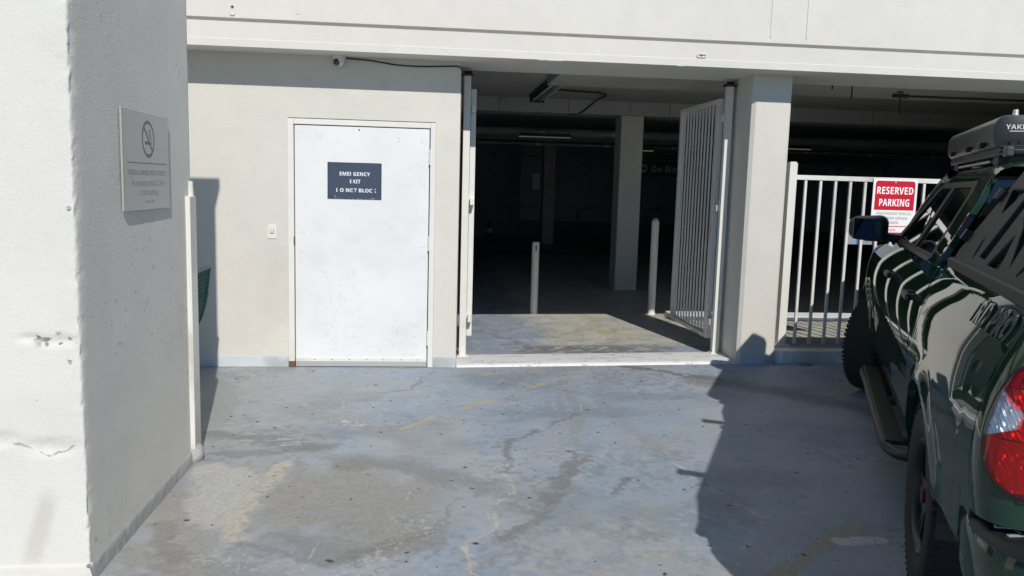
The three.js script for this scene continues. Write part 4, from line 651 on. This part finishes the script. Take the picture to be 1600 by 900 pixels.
    for (const s of [1, -1]) part('front_pillar', tube([[2.88, 1.28, -s * 0.875], [2.55, 1.52, -s * 0.80], [2.24, 1.745, -s * 0.705], [2.1, 1.785, -s * 0.69]], 0.035, 20, 10), paint, truck);
    part('cab_back', pane([0.5, 1.3].map((h) => vs.map((k) => [0.60, k * 0.9, h]))), trimBlack, truck);
    // bonnet, nose
    const hoodH = (u, v) => 1.275 - 0.11 * smooth(2.9, 4.6, u) - 0.05 * smooth(0.5, 0.92, Math.abs(v)) + 0.015 * Math.exp(-((v / 0.3) ** 2)) - 0.12 * smooth(4.35, 4.62, u);
    part('bonnet', pane(range(2.85, 4.58, 0.12).map((u) => vs.map((k) => [u, k * (bodyV(u, 1.24) - 0.01), hoodH(u, k * 0.93)]))), paint, truck);
    part('nose', pane([[0.40, 4.52], [0.55, 4.63], [0.75, 4.66], [0.95, 4.65], [1.06, 4.60]].map(([h, u]) => vs.map((k) => [u - 0.16 * k * k, k * 0.92, h]))), paint, truck);
    part('grille', (() => { const q = new RoundedBoxGeometry(0.06, 0.26, 1.1, 3, 0.02); q.translate(4.64, 0.93, 0); return q; })(), trimBlack, truck);
    for (const s of [1, -1]) part('headlight', (() => { const q = new RoundedBoxGeometry(0.12, 0.2, 0.32, 3, 0.04); q.rotateY(s * 0.35); q.translate(4.54, 0.95, -s * 0.73); return q; })(), phys(rgb(0.5, 0.5, 0.5), 0.05, { clearcoat: 1 }), truck);
    part('front_bumper', (() => { const q = new RoundedBoxGeometry(0.22, 0.24, 1.84, 4, 0.07); q.translate(4.62, 0.56, 0); return q; })(), paint, truck);
    part('underbody', (() => { const q = new THREE.BoxGeometry(5.2, 0.16, 1.0); q.translate(1.75, 0.47, 0); return q; })(), trimBlack, truck);
    part('tailgate', pane([0.60, 0.64, 0.8, 1.0, 1.2, 1.30, 1.335].map((h, i) => vs.map((k) => [-1.185 + 0.02 * smooth(1.28, 1.335, h) - 0.006 * (1 - k * k), k * 0.79, h]))), paint, truck);
    part('tailgate_handle', (() => { const q = new RoundedBoxGeometry(0.03, 0.08, 0.24, 3, 0.01); q.translate(-1.20, 1.14, 0); return q; })(), trimBlack, truck);
  }
  // rear corners with tail lights
  const cornerAt = (a, h, off, s) => { const ca = Math.max(0, Math.cos(a)), sa = Math.max(0, Math.sin(a)), v0 = bodyV(-1.04, h); return P(-1.04 - (0.145 + off) * Math.pow(sa, 0.7) , s * (v0 - 0.215 + (0.215 + off) * Math.pow(ca, 0.55)), h); };
  const grid = (A, B, f) => { const q = [], ix = []; for (const a of A) for (const b of B) q.push(...f(a, b)); const n = B.length; for (let i = 0; i + 1 < A.length; i++) for (let j = 0; j + 1 < n; j++) { const k = i * n + j; ix.push(k, k + n, k + 1, k + 1, k + n, k + n + 1); } const g = new THREE.BufferGeometry(); g.setAttribute('position', new THREE.Float32BufferAttribute(q, 3)); g.setIndex(ix); g.computeVertexNormals(); return g; };
  const lensRed = phys(rgb(0.80, 0.016, 0.018), 0.03, { transmission: 0.93, thickness: 0, clearcoat: 1, clearcoatRoughness: 0.02 }), lensClear = phys(rgb(0.86, 0.88, 0.88), 0.04, { transmission: 0.9, thickness: 0, clearcoat: 1 });
  const reflector = mat(rgb(0.85, 0.85, 0.85), 0.22, { metalness: 0.9 }), redInner = mat(rgb(0.55, 0.015, 0.015), 0.25, { metalness: 0.3 });
  for (const s of [1, -1]) {
    const hp = Math.PI / 2;
    part('corner_post', grid(range(0, 1, 0.0625).map((t) => t * hp), [0.745, 0.76, 0.78, 0.8, 0.9, 1.0, 1.1, 1.2, 1.28, 1.335], (a, h) => cornerAt(a, h, 0, s)), paint, truck);
    const L = sub('tail_light', truck), h0 = 0.835, h1 = 1.255, table = [[0.835, 0.86], [0.850, 0.68], [0.895, 0.47], [0.950, 0.37], [0.995, 0.335], [1.040, 0.335], [1.100, 0.375], [1.185, 0.46], [1.215, 0.66], [1.255, 0.95]];
    const left = (h) => { if (h <= table[0][0]) return table[0][1]; for (let i = 0; i + 1 < table.length; i++) if (h <= table[i + 1][0]) return mix(table[i][1], table[i + 1][1], (h - table[i][0]) / (table[i + 1][0] - table[i][0])); return 0.95; }, right = 1;
    const lens = (name, lo, hi, a0, a1, m, off) => { const rows = range(lo, hi, 0.01), g = grid(rows, range(0, 1, 0.05), (h, t) => cornerAt(mix(a0(h), a1(h), t) * hp, h, off, s)); return part(name, g, m, L); };
    const wedge = (h) => h > 1.075 ? mix(0.74, 0.41, (h - 1.075) / 0.06) : h > 1.03 ? 0.74 : mix(0.40, 0.74, (h - 0.995) / 0.035);
    lens('lens_red_upper', 1.03, h1, (h) => h > 1.135 ? left(h) : Math.max(left(h), wedge(h)), () => right, lensRed, 0.014);
    lens('lens_clear', 0.995, 1.135, left, (h) => Math.max(left(h) + 0.01, wedge(h)), lensClear, 0.0135);
    lens('lens_red_lower', h0, 1.03, (h) => h > 0.995 ? Math.max(left(h), wedge(h)) : left(h), () => right, lensRed, 0.014);
    const bump = (lo, hi, n, m, from = 0.06) => { const rows = range(lo, hi, (hi - lo) / n), g = grid(rows, range(from, 1, (1 - from) / 36), (h, a) => { const i = Math.round((h - lo) / ((hi - lo) / n)), j = Math.round((a - from) / ((1 - from) / 36)); return cornerAt(Math.max(a, left(h) - 0.02) * hp, h, 0.003 + 0.0055 * ((i + j) % 2) * (0.35 + 0.65 * hash(i, j, 7)), s); }); return part('reflector', toCreasedNormals(g, 0.1), m, L); };
    bump(h0 + 0.012, 0.99, 18, reflector, 0.56); bump(0.995, 1.135, 16, reflector); bump(1.14, h1 - 0.01, 12, reflector, 0.58);
    for (const [lo, hi] of [[h0 + 0.006, 0.993], [1.138, h1 - 0.006]]) part('marker_back', grid(range(lo, hi, 0.02), range(0, 1, 0.125), (h, t) => cornerAt(mix(left(h), Math.max(left(h), 0.56), t) * hp, h, 0.004, s)), redInner, L);
    part('gasket', grid(range(h0 - 0.012, h1 + 0.012, 0.0125), [-0.06, -0.02, 0.03], (h, a) => cornerAt(clamp(left(clamp(h, h0, h1)) + a, 0, 1) * hp, h, 0.008, s)), trimBlack, L);
  }
  // rear bumper
  {
    const b = sub('rear_bumper', truck), half = [[-1.385, 0], [-1.383, 0.25], [-1.372, 0.5], [-1.34, 0.72], [-1.28, 0.86], [-1.19, 0.945], [-1.08, 0.98], [-0.96, 0.985], [-0.86, 0.975]];
    const curve = new THREE.CatmullRomCurve3([...half.slice(1).reverse().map(([u, v]) => new THREE.Vector3(u, -v, 0)), ...half.map(([u, v]) => new THREE.Vector3(u, v, 0))]);
    const whole = curve.getSpacedPoints(80).map((q) => [q.x, q.y]); let path = whole;
    const sweep = (sec) => { const q = []; return grid(path.map((_, i) => i), sec.map((_, j) => j), (i, j) => { const [u, v] = path[i], [o, h] = sec[j]; const a = path[Math.max(0, i - 1)], c = path[Math.min(path.length - 1, i + 1)], dx = c[0] - a[0], dy = c[1] - a[1], l = Math.hypot(dx, dy); void q; return P(u - o * dy / l, v + o * dx / l, h); }); };
    part('bar', sweep([[-0.14, 0.700], [-0.02, 0.705], [0.0, 0.690], [0.012, 0.645], [0.012, 0.545], [0.0, 0.475], [-0.04, 0.435], [-0.14, 0.445]]), paint, b);
    path = whole.filter(([u]) => u < -1.0);
    part('step_pad', sweep([[-0.15, 0.700], [-0.145, 0.717], [-0.02, 0.721], [0.004, 0.709], [0.010, 0.685]]), trimBlack, b);
    for (let k = 3; k < path.length - 3; k += 2) { const [u, v] = path[k], a = path[k - 1], c = path[k + 1], dx = c[0] - a[0], dy = c[1] - a[1], l = Math.hypot(dx, dy); part('tread_rib', bar(P(u + 0.13 * dy / l, v - 0.13 * dx / l, 0.719), P(u + 0.025 * dy / l, v - 0.025 * dx / l, 0.722), 0.006, 6), silver, b); }
    part('pad_line', tube(path.filter((_, i) => i > 2 && i < path.length - 3).map(([u, v], i, q) => { const a = q[Math.max(0, i - 1)], c = q[Math.min(q.length - 1, i + 1)], dx = c[0] - a[0], dy = c[1] - a[1], l = Math.hypot(dx, dy); return P(u + 0.08 * dy / l, v - 0.08 * dx / l, 0.719); }), 0.005, 90, 6), silver, b);
  }
  part('bed_floor', new THREE.BoxGeometry(1.66, 0.04, 1.66).translate(-0.28, 0.94, 0), trimBlack, truck);
  part('bed_front', new THREE.BoxGeometry(0.03, 0.92, 1.72).translate(0.55, 0.86, 0), trimBlack, truck);
  part('cab_floor', new THREE.BoxGeometry(2.3, 0.05, 1.76).translate(1.74, 0.44, 0), trimBlack, truck);
  // wheels
  function wheel(u, v, s, steer) {
    const w = sub('wheel', truck); w.position.set(...P(u, v, 0.405)); w.rotation.y = steer;
    const half = 0.14, R = 0.405, prof = [[0.235, -0.115], [0.262, -0.135], [0.32, -0.145], [0.365, -0.138], [0.392, -0.118], [0.398, -0.09], [0.398, 0.09], [0.392, 0.118], [0.365, 0.138], [0.32, 0.145], [0.262, 0.135], [0.235, 0.115]];
    const ty = new THREE.LatheGeometry(prof.map(([a, b]) => new THREE.Vector2(a, b)), 64); ty.rotateX(Math.PI / 2); part('tyre', ty, M.rubber, w);
    const lugs = []; const N = 68; for (let k = 0; k < N; k++) for (const [z, l, tw] of [[-0.112, 0.055, 0.3], [-0.04, 0.05, -0.5], [0.04, 0.05, 0.5], [0.112, 0.055, -0.3]]) { const g = new THREE.BoxGeometry(0.024, 0.014, l); g.rotateY(tw); g.translate(0, R - 0.0132, z * 0.97); g.rotateZ((k + (Math.abs(z) < 0.1 ? 0.5 : 0)) * Math.PI * 2 / N); lugs.push(g); }
    part('tread', merge(lugs), M.rubber, w).userData.kind = 'stuff';
    const rim = new THREE.LatheGeometry([[0.236, -0.12], [0.236, 0.10], [0.245, 0.125], [0.232, 0.128], [0.222, 0.10], [0.215, 0.0], [0.21, -0.12]].map(([a, b]) => new THREE.Vector2(a, b)), 48); rim.rotateX(Math.PI / 2); if (s > 0) rim.rotateY(Math.PI); part('rim', rim, satin, w);
    const sp = []; for (let k = 0; k < 6; k++) for (const d of [-0.13, 0.13]) { const g = new RoundedBoxGeometry(0.18, 0.03, 0.035, 2, 0.008); g.translate(0.135, 0, 0); g.rotateZ(k * Math.PI / 3 + d); g.translate(0, 0, -s * 0.085); sp.push(g); }
    const hub = new THREE.CylinderGeometry(0.065, 0.075, 0.05, 24); hub.rotateX(Math.PI / 2); hub.translate(0, 0, -s * 0.085); sp.push(hub); part('spokes', merge(sp), mat(rgb(0.03, 0.03, 0.032), 0.35, { metalness: 0.5 }), w);
    const hc = new THREE.CylinderGeometry(0.03, 0.03, 0.012, 20); hc.rotateX(Math.PI / 2); hc.translate(0, 0, -s * 0.115); part('hub_cap', hc, mat(rgb(0.10, 0.008, 0.018), 0.5), w);
    const disc = new THREE.CylinderGeometry(0.17, 0.17, 0.02, 32); disc.rotateX(Math.PI / 2); disc.translate(0, 0, -s * 0.02); part('brake_disc', disc, mat(rgb(0.25, 0.25, 0.25), 0.4, { metalness: 0.8 }), w);
  }
  for (const s of [1, -1]) { wheel(0, s * 0.865, s, 0); wheel(3.7, s * 0.875, s, -31 * Math.PI / 180); }
  // stamped lettering on the bed side
  const font = await new FontLoader().loadAsync('fonts/droid/droid_sans_bold.typeface.json');
  const place = (text, size, sx, u0, h0, vf, depth, m, parent, name) => { const g = new TextGeometry(text, { font, size, depth: 0.012, curveSegments: 3, bevelEnabled: true, bevelThickness: 0.004, bevelSize: 0.003, bevelSegments: 2 }); const q = g.index ? g.toNonIndexed() : g, p = q.attributes.position; for (let i = 0; i < p.count; i++) { const u = u0 - p.getX(i) * sx, h = h0 + p.getY(i); p.setXYZ(i, ...P(u, vf(u, h) + p.getZ(i) - depth, h)); } q.computeVertexNormals(); return part(name, q, m, parent); };
  place('TRD PRO', 0.078, 1.12, -0.50, 1.232, bodyV, 0.006, paint, truck, 'stamped_lettering');
  // bed cap
  {
    const t = sub('bed_cap', truck);
    const F = 0.50, B = -1.16, H0 = 1.365, H1 = 1.735, V0 = 0.878, V1 = 0.672;
    const skin = (s) => {
      const L = Math.hypot(H1 - H0, V0 - V1), map = (g, inset) => { const p = g.attributes.position; for (let i = 0; i < p.count; i++) { const a = p.getX(i), b = p.getY(i), d = p.getZ(i), k = b / L, nv = (H1 - H0) / L, nh = (V0 - V1) / L; p.setXYZ(i, ...P(F - a, s * (mix(V0, V1, k) + (d - inset) * nv), mix(H0, H1, k) + (d - inset) * nh)); } g.computeVertexNormals(); return g; };
      const W = F - B, q = new THREE.Shape(); const c = 0.05; q.moveTo(0.03, 0); q.lineTo(W - 0.03, 0); q.lineTo(W, 0.04); q.lineTo(W - 0.10, L - c); q.lineTo(W - 0.14, L); q.lineTo(0.16, L); q.lineTo(0.12, L - c * 0.6); q.lineTo(0, 0.05);
      const tri = (...pts) => { const o = new THREE.Path(), n = pts.length; for (let i = 0; i < n; i++) { const A = pts[i], Bp = pts[(i + 1) % n], Z = pts[(i + n - 1) % n]; const dir = (P0, P1) => { const l = Math.hypot(P1[0] - P0[0], P1[1] - P0[1]); return [(P1[0] - P0[0]) / l, (P1[1] - P0[1]) / l]; }; const a = dir(A, Z), b = dir(A, Bp), r = 0.014; if (i === 0) o.moveTo(A[0] + a[0] * r, A[1] + a[1] * r); else o.lineTo(A[0] + a[0] * r, A[1] + a[1] * r); o.quadraticCurveTo(A[0], A[1], A[0] + b[0] * r, A[1] + b[1] * r); } o.closePath(); return o; };
      const oval = (x, y, a, b, rot) => { const o = new THREE.Path(); o.absellipse(x, y, a, b, 0, Math.PI * 2, false, rot); return o; };
      const holes = [oval(0.355, 0.085, 0.017, 0.055, 0.55), tri([0.17, 0.365], [0.43, 0.365], [0.30, 0.245]), tri([0.475, 0.055], [0.60, 0.05], [0.60, 0.34], [0.50, 0.365]), tri([0.69, 0.035], [0.90, 0.035], [0.77, 0.175]), tri([0.70, 0.245], [0.80, 0.205], [1.02, 0.05], [0.86, 0.365], [0.70, 0.365]), oval(1.19, 0.085, 0.017, 0.055, -0.5), tri([0.96, 0.365], [1.24, 0.365], [1.09, 0.235]), tri([1.31, 0.05], [1.42, 0.05], [1.47, 0.34], [1.33, 0.365])];
      for (const h of holes) q.holes.push(h);
      part('side_door', map(new THREE.ExtrudeGeometry(q, { depth: 0.016, bevelEnabled: true, bevelThickness: 0.006, bevelSize: 0.006, bevelOffset: -0.006, bevelSegments: 2 }), 0.016), cap, t);
      const r = new THREE.Shape([[0, 0], [W, 0], [W - 0.1, L], [0.12, L]].map(([a, b]) => new THREE.Vector2(a, b))); part('side_liner', map(new THREE.ExtrudeGeometry(r, { depth: 0.004, bevelEnabled: false }), 0.026), cap, t);
      for (const [a, b] of [[0.02, 0.12], [0.10, 0.33]]) part('hinge', map(new THREE.BoxGeometry(0.05, 0.05, 0.03).translate(a, b, 0.02), 0), satin, t);
    };
    skin(1); skin(-1);
    const roofG = (() => { const q = new THREE.Shape([[-0.70, 1.70], [0.70, 1.70], [0.66, 1.765], [0.58, 1.785], [-0.58, 1.785], [-0.66, 1.765]].map(([a, b]) => new THREE.Vector2(a, b))); const g = new THREE.ExtrudeGeometry(q, { depth: F - B - 0.2, bevelEnabled: false }); g.rotateY(Math.PI / 2); g.translate(B + 0.08, 0, 0); return g; })();
    part('cap_roof', roofG, cap, t);
    part('cap_base', new RoundedBoxGeometry(F - B + 0.04, 0.05, 1.80, 2, 0.012).translate((F + B) / 2, 1.352, 0), trimBlack, t);
    part('front_panel', (() => { const q = new THREE.Shape([[-0.84, 1.39], [0.84, 1.39], [0.66, 1.74], [-0.66, 1.74]].map(([a, b]) => new THREE.Vector2(a, b))); const g = new THREE.ExtrudeGeometry(q, { depth: 0.01, bevelEnabled: false }); g.rotateY(Math.PI / 2); g.translate(F - 0.06, 0, 0); return g; })(), cap, t);
    part('rear_panel', (() => { const q = new THREE.Shape([[-0.84, 1.39], [0.84, 1.39], [0.66, 1.74], [-0.66, 1.74]].map(([a, b]) => new THREE.Vector2(a, b))); const g = new THREE.ExtrudeGeometry(q, { depth: 0.01, bevelEnabled: false }); g.rotateY(Math.PI / 2); g.translate(B + 0.06, 0, 0); return g; })(), glass, t);
    for (const u of [0.33, -0.82]) { const c = sub('cap_crossbar', truck); part('bar', new RoundedBoxGeometry(0.07, 0.035, 1.46, 3, 0.014).translate(u, 1.845, 0), satin, c); for (const s of [1, -1]) { part('foot', new RoundedBoxGeometry(0.09, 0.07, 0.06, 2, 0.012).translate(u, 1.81, -s * 0.52), satin, c); part('end_cap', new RoundedBoxGeometry(0.078, 0.042, 0.03, 2, 0.008).translate(u, 1.845, -s * 0.735), mat(rgb(0.06, 0.07, 0.085), 0.4), c); } }
  }
  // platform rack, fairing and water tank over the cab
  {
    const r = sub('roof_rack', truck);
    for (const s of [1, -1]) { part('side_rail', new RoundedBoxGeometry(1.5, 0.04, 0.045, 2, 0.008).translate(1.62, 1.872, -s * 0.65), satin, r); part('mount_strip', new RoundedBoxGeometry(0.95, 0.014, 0.022, 2, 0.005).translate(1.62, 1.832, -s * 0.655), silver, r); for (const u of [0.98, 2.2]) part('mount', new RoundedBoxGeometry(0.12, 0.05, 0.05, 2, 0.012).translate(u, 1.832, -s * 0.64), satin, r); }
    for (let k = 0; k < 7; k++) part('slat', new RoundedBoxGeometry(0.075, 0.022, 1.26, 2, 0.006).translate(0.93 + k * 0.228, 1.878, 0), satin, r);
    for (const [h, w] of [[1.897, 0.012], [1.878, 0.010], [1.858, 0.012]]) part('end_bar_rib', new RoundedBoxGeometry(0.02, w, 1.34, 2, 0.004).translate(0.862, h, 0), satin, r);
    part('fairing', (() => { const q = new THREE.Shape([[2.34, 1.885], [2.37, 1.885], [2.60, 1.735], [2.50, 1.745], [2.30, 1.80]].map(([a, b]) => new THREE.Vector2(a, b))); const g = new THREE.ExtrudeGeometry(q, { depth: 1.28, bevelEnabled: true, bevelSize: 0.004, bevelThickness: 0.004, bevelSegments: 1 }); g.translate(-0.03, 0, -0.64); return g; })(), trimBlack, r);
    const k = sub('water_tank', truck);
    const q = new THREE.Shape(), a = 0.098, b = 0.083, c = 0.055; q.moveTo(-a + c, -b); q.lineTo(a - c, -b); q.absarc(a - c, -b + c, c, -Math.PI / 2, 0); q.lineTo(a, b - c); q.absarc(a - c, b - c, c, 0, Math.PI / 2); q.lineTo(-a + c, b); q.absarc(-a + c, b - c, c, Math.PI / 2, Math.PI); q.lineTo(-a, -b + c); q.absarc(-a + c, -b + c, c, Math.PI, Math.PI * 1.5);
    const tank = new THREE.ExtrudeGeometry(q, { depth: 1.46, bevelEnabled: true, bevelSize: 0.006, bevelThickness: 0.012, bevelSegments: 3, bevelOffset: -0.006, curveSegments: 10 }); tank.rotateY(Math.PI / 2); tank.translate(0.93, 1.968, -0.595); part('shell', toCreasedNormals(tank, 0.6), mat(rgb(0.028, 0.031, 0.036), 0.36), k);
    place('YAKIMA', 0.0225, 1, 0, 0, () => 0, 0, M.whitePlastic, k, 'printed_name').geometry = (() => { const g = new TextGeometry('YAKIMA', { font, size: 0.0225, depth: 0.002, curveSegments: 2, bevelEnabled: false }); g.computeBoundingBox(); g.scale(1.15, 1, 1); g.rotateY(-Math.PI / 2); g.translate(0.9165, 1.982, -0.645); return g; })();
    part('underline', new THREE.BoxGeometry(0.002, 0.004, 0.085).translate(0.9165, 1.973, -0.585), M.whitePlastic, k);
    for (const z of [-0.61, -0.575]) { const v = new THREE.CylinderGeometry(0.016, 0.019, 0.035, 14); v.rotateZ(Math.PI / 2); v.translate(0.902, 1.908, z); part('valve', v, satin, k); }
    part('filler', new THREE.CylinderGeometry(0.012, 0.016, 0.04, 12).translate(0.97, 2.06, -0.60), M.aluminium, k);
    for (const u of [1.15, 1.55, 2.1]) part('clamp', new RoundedBoxGeometry(0.06, 0.03, 0.03, 2, 0.008).translate(u, 1.915, -0.705), satin, k);
  }
}

scene.traverse((o) => { if (o.isMesh && o !== sky) { o.castShadow = true; o.receiveShadow = true; } });
renderer.render(scene, camera);
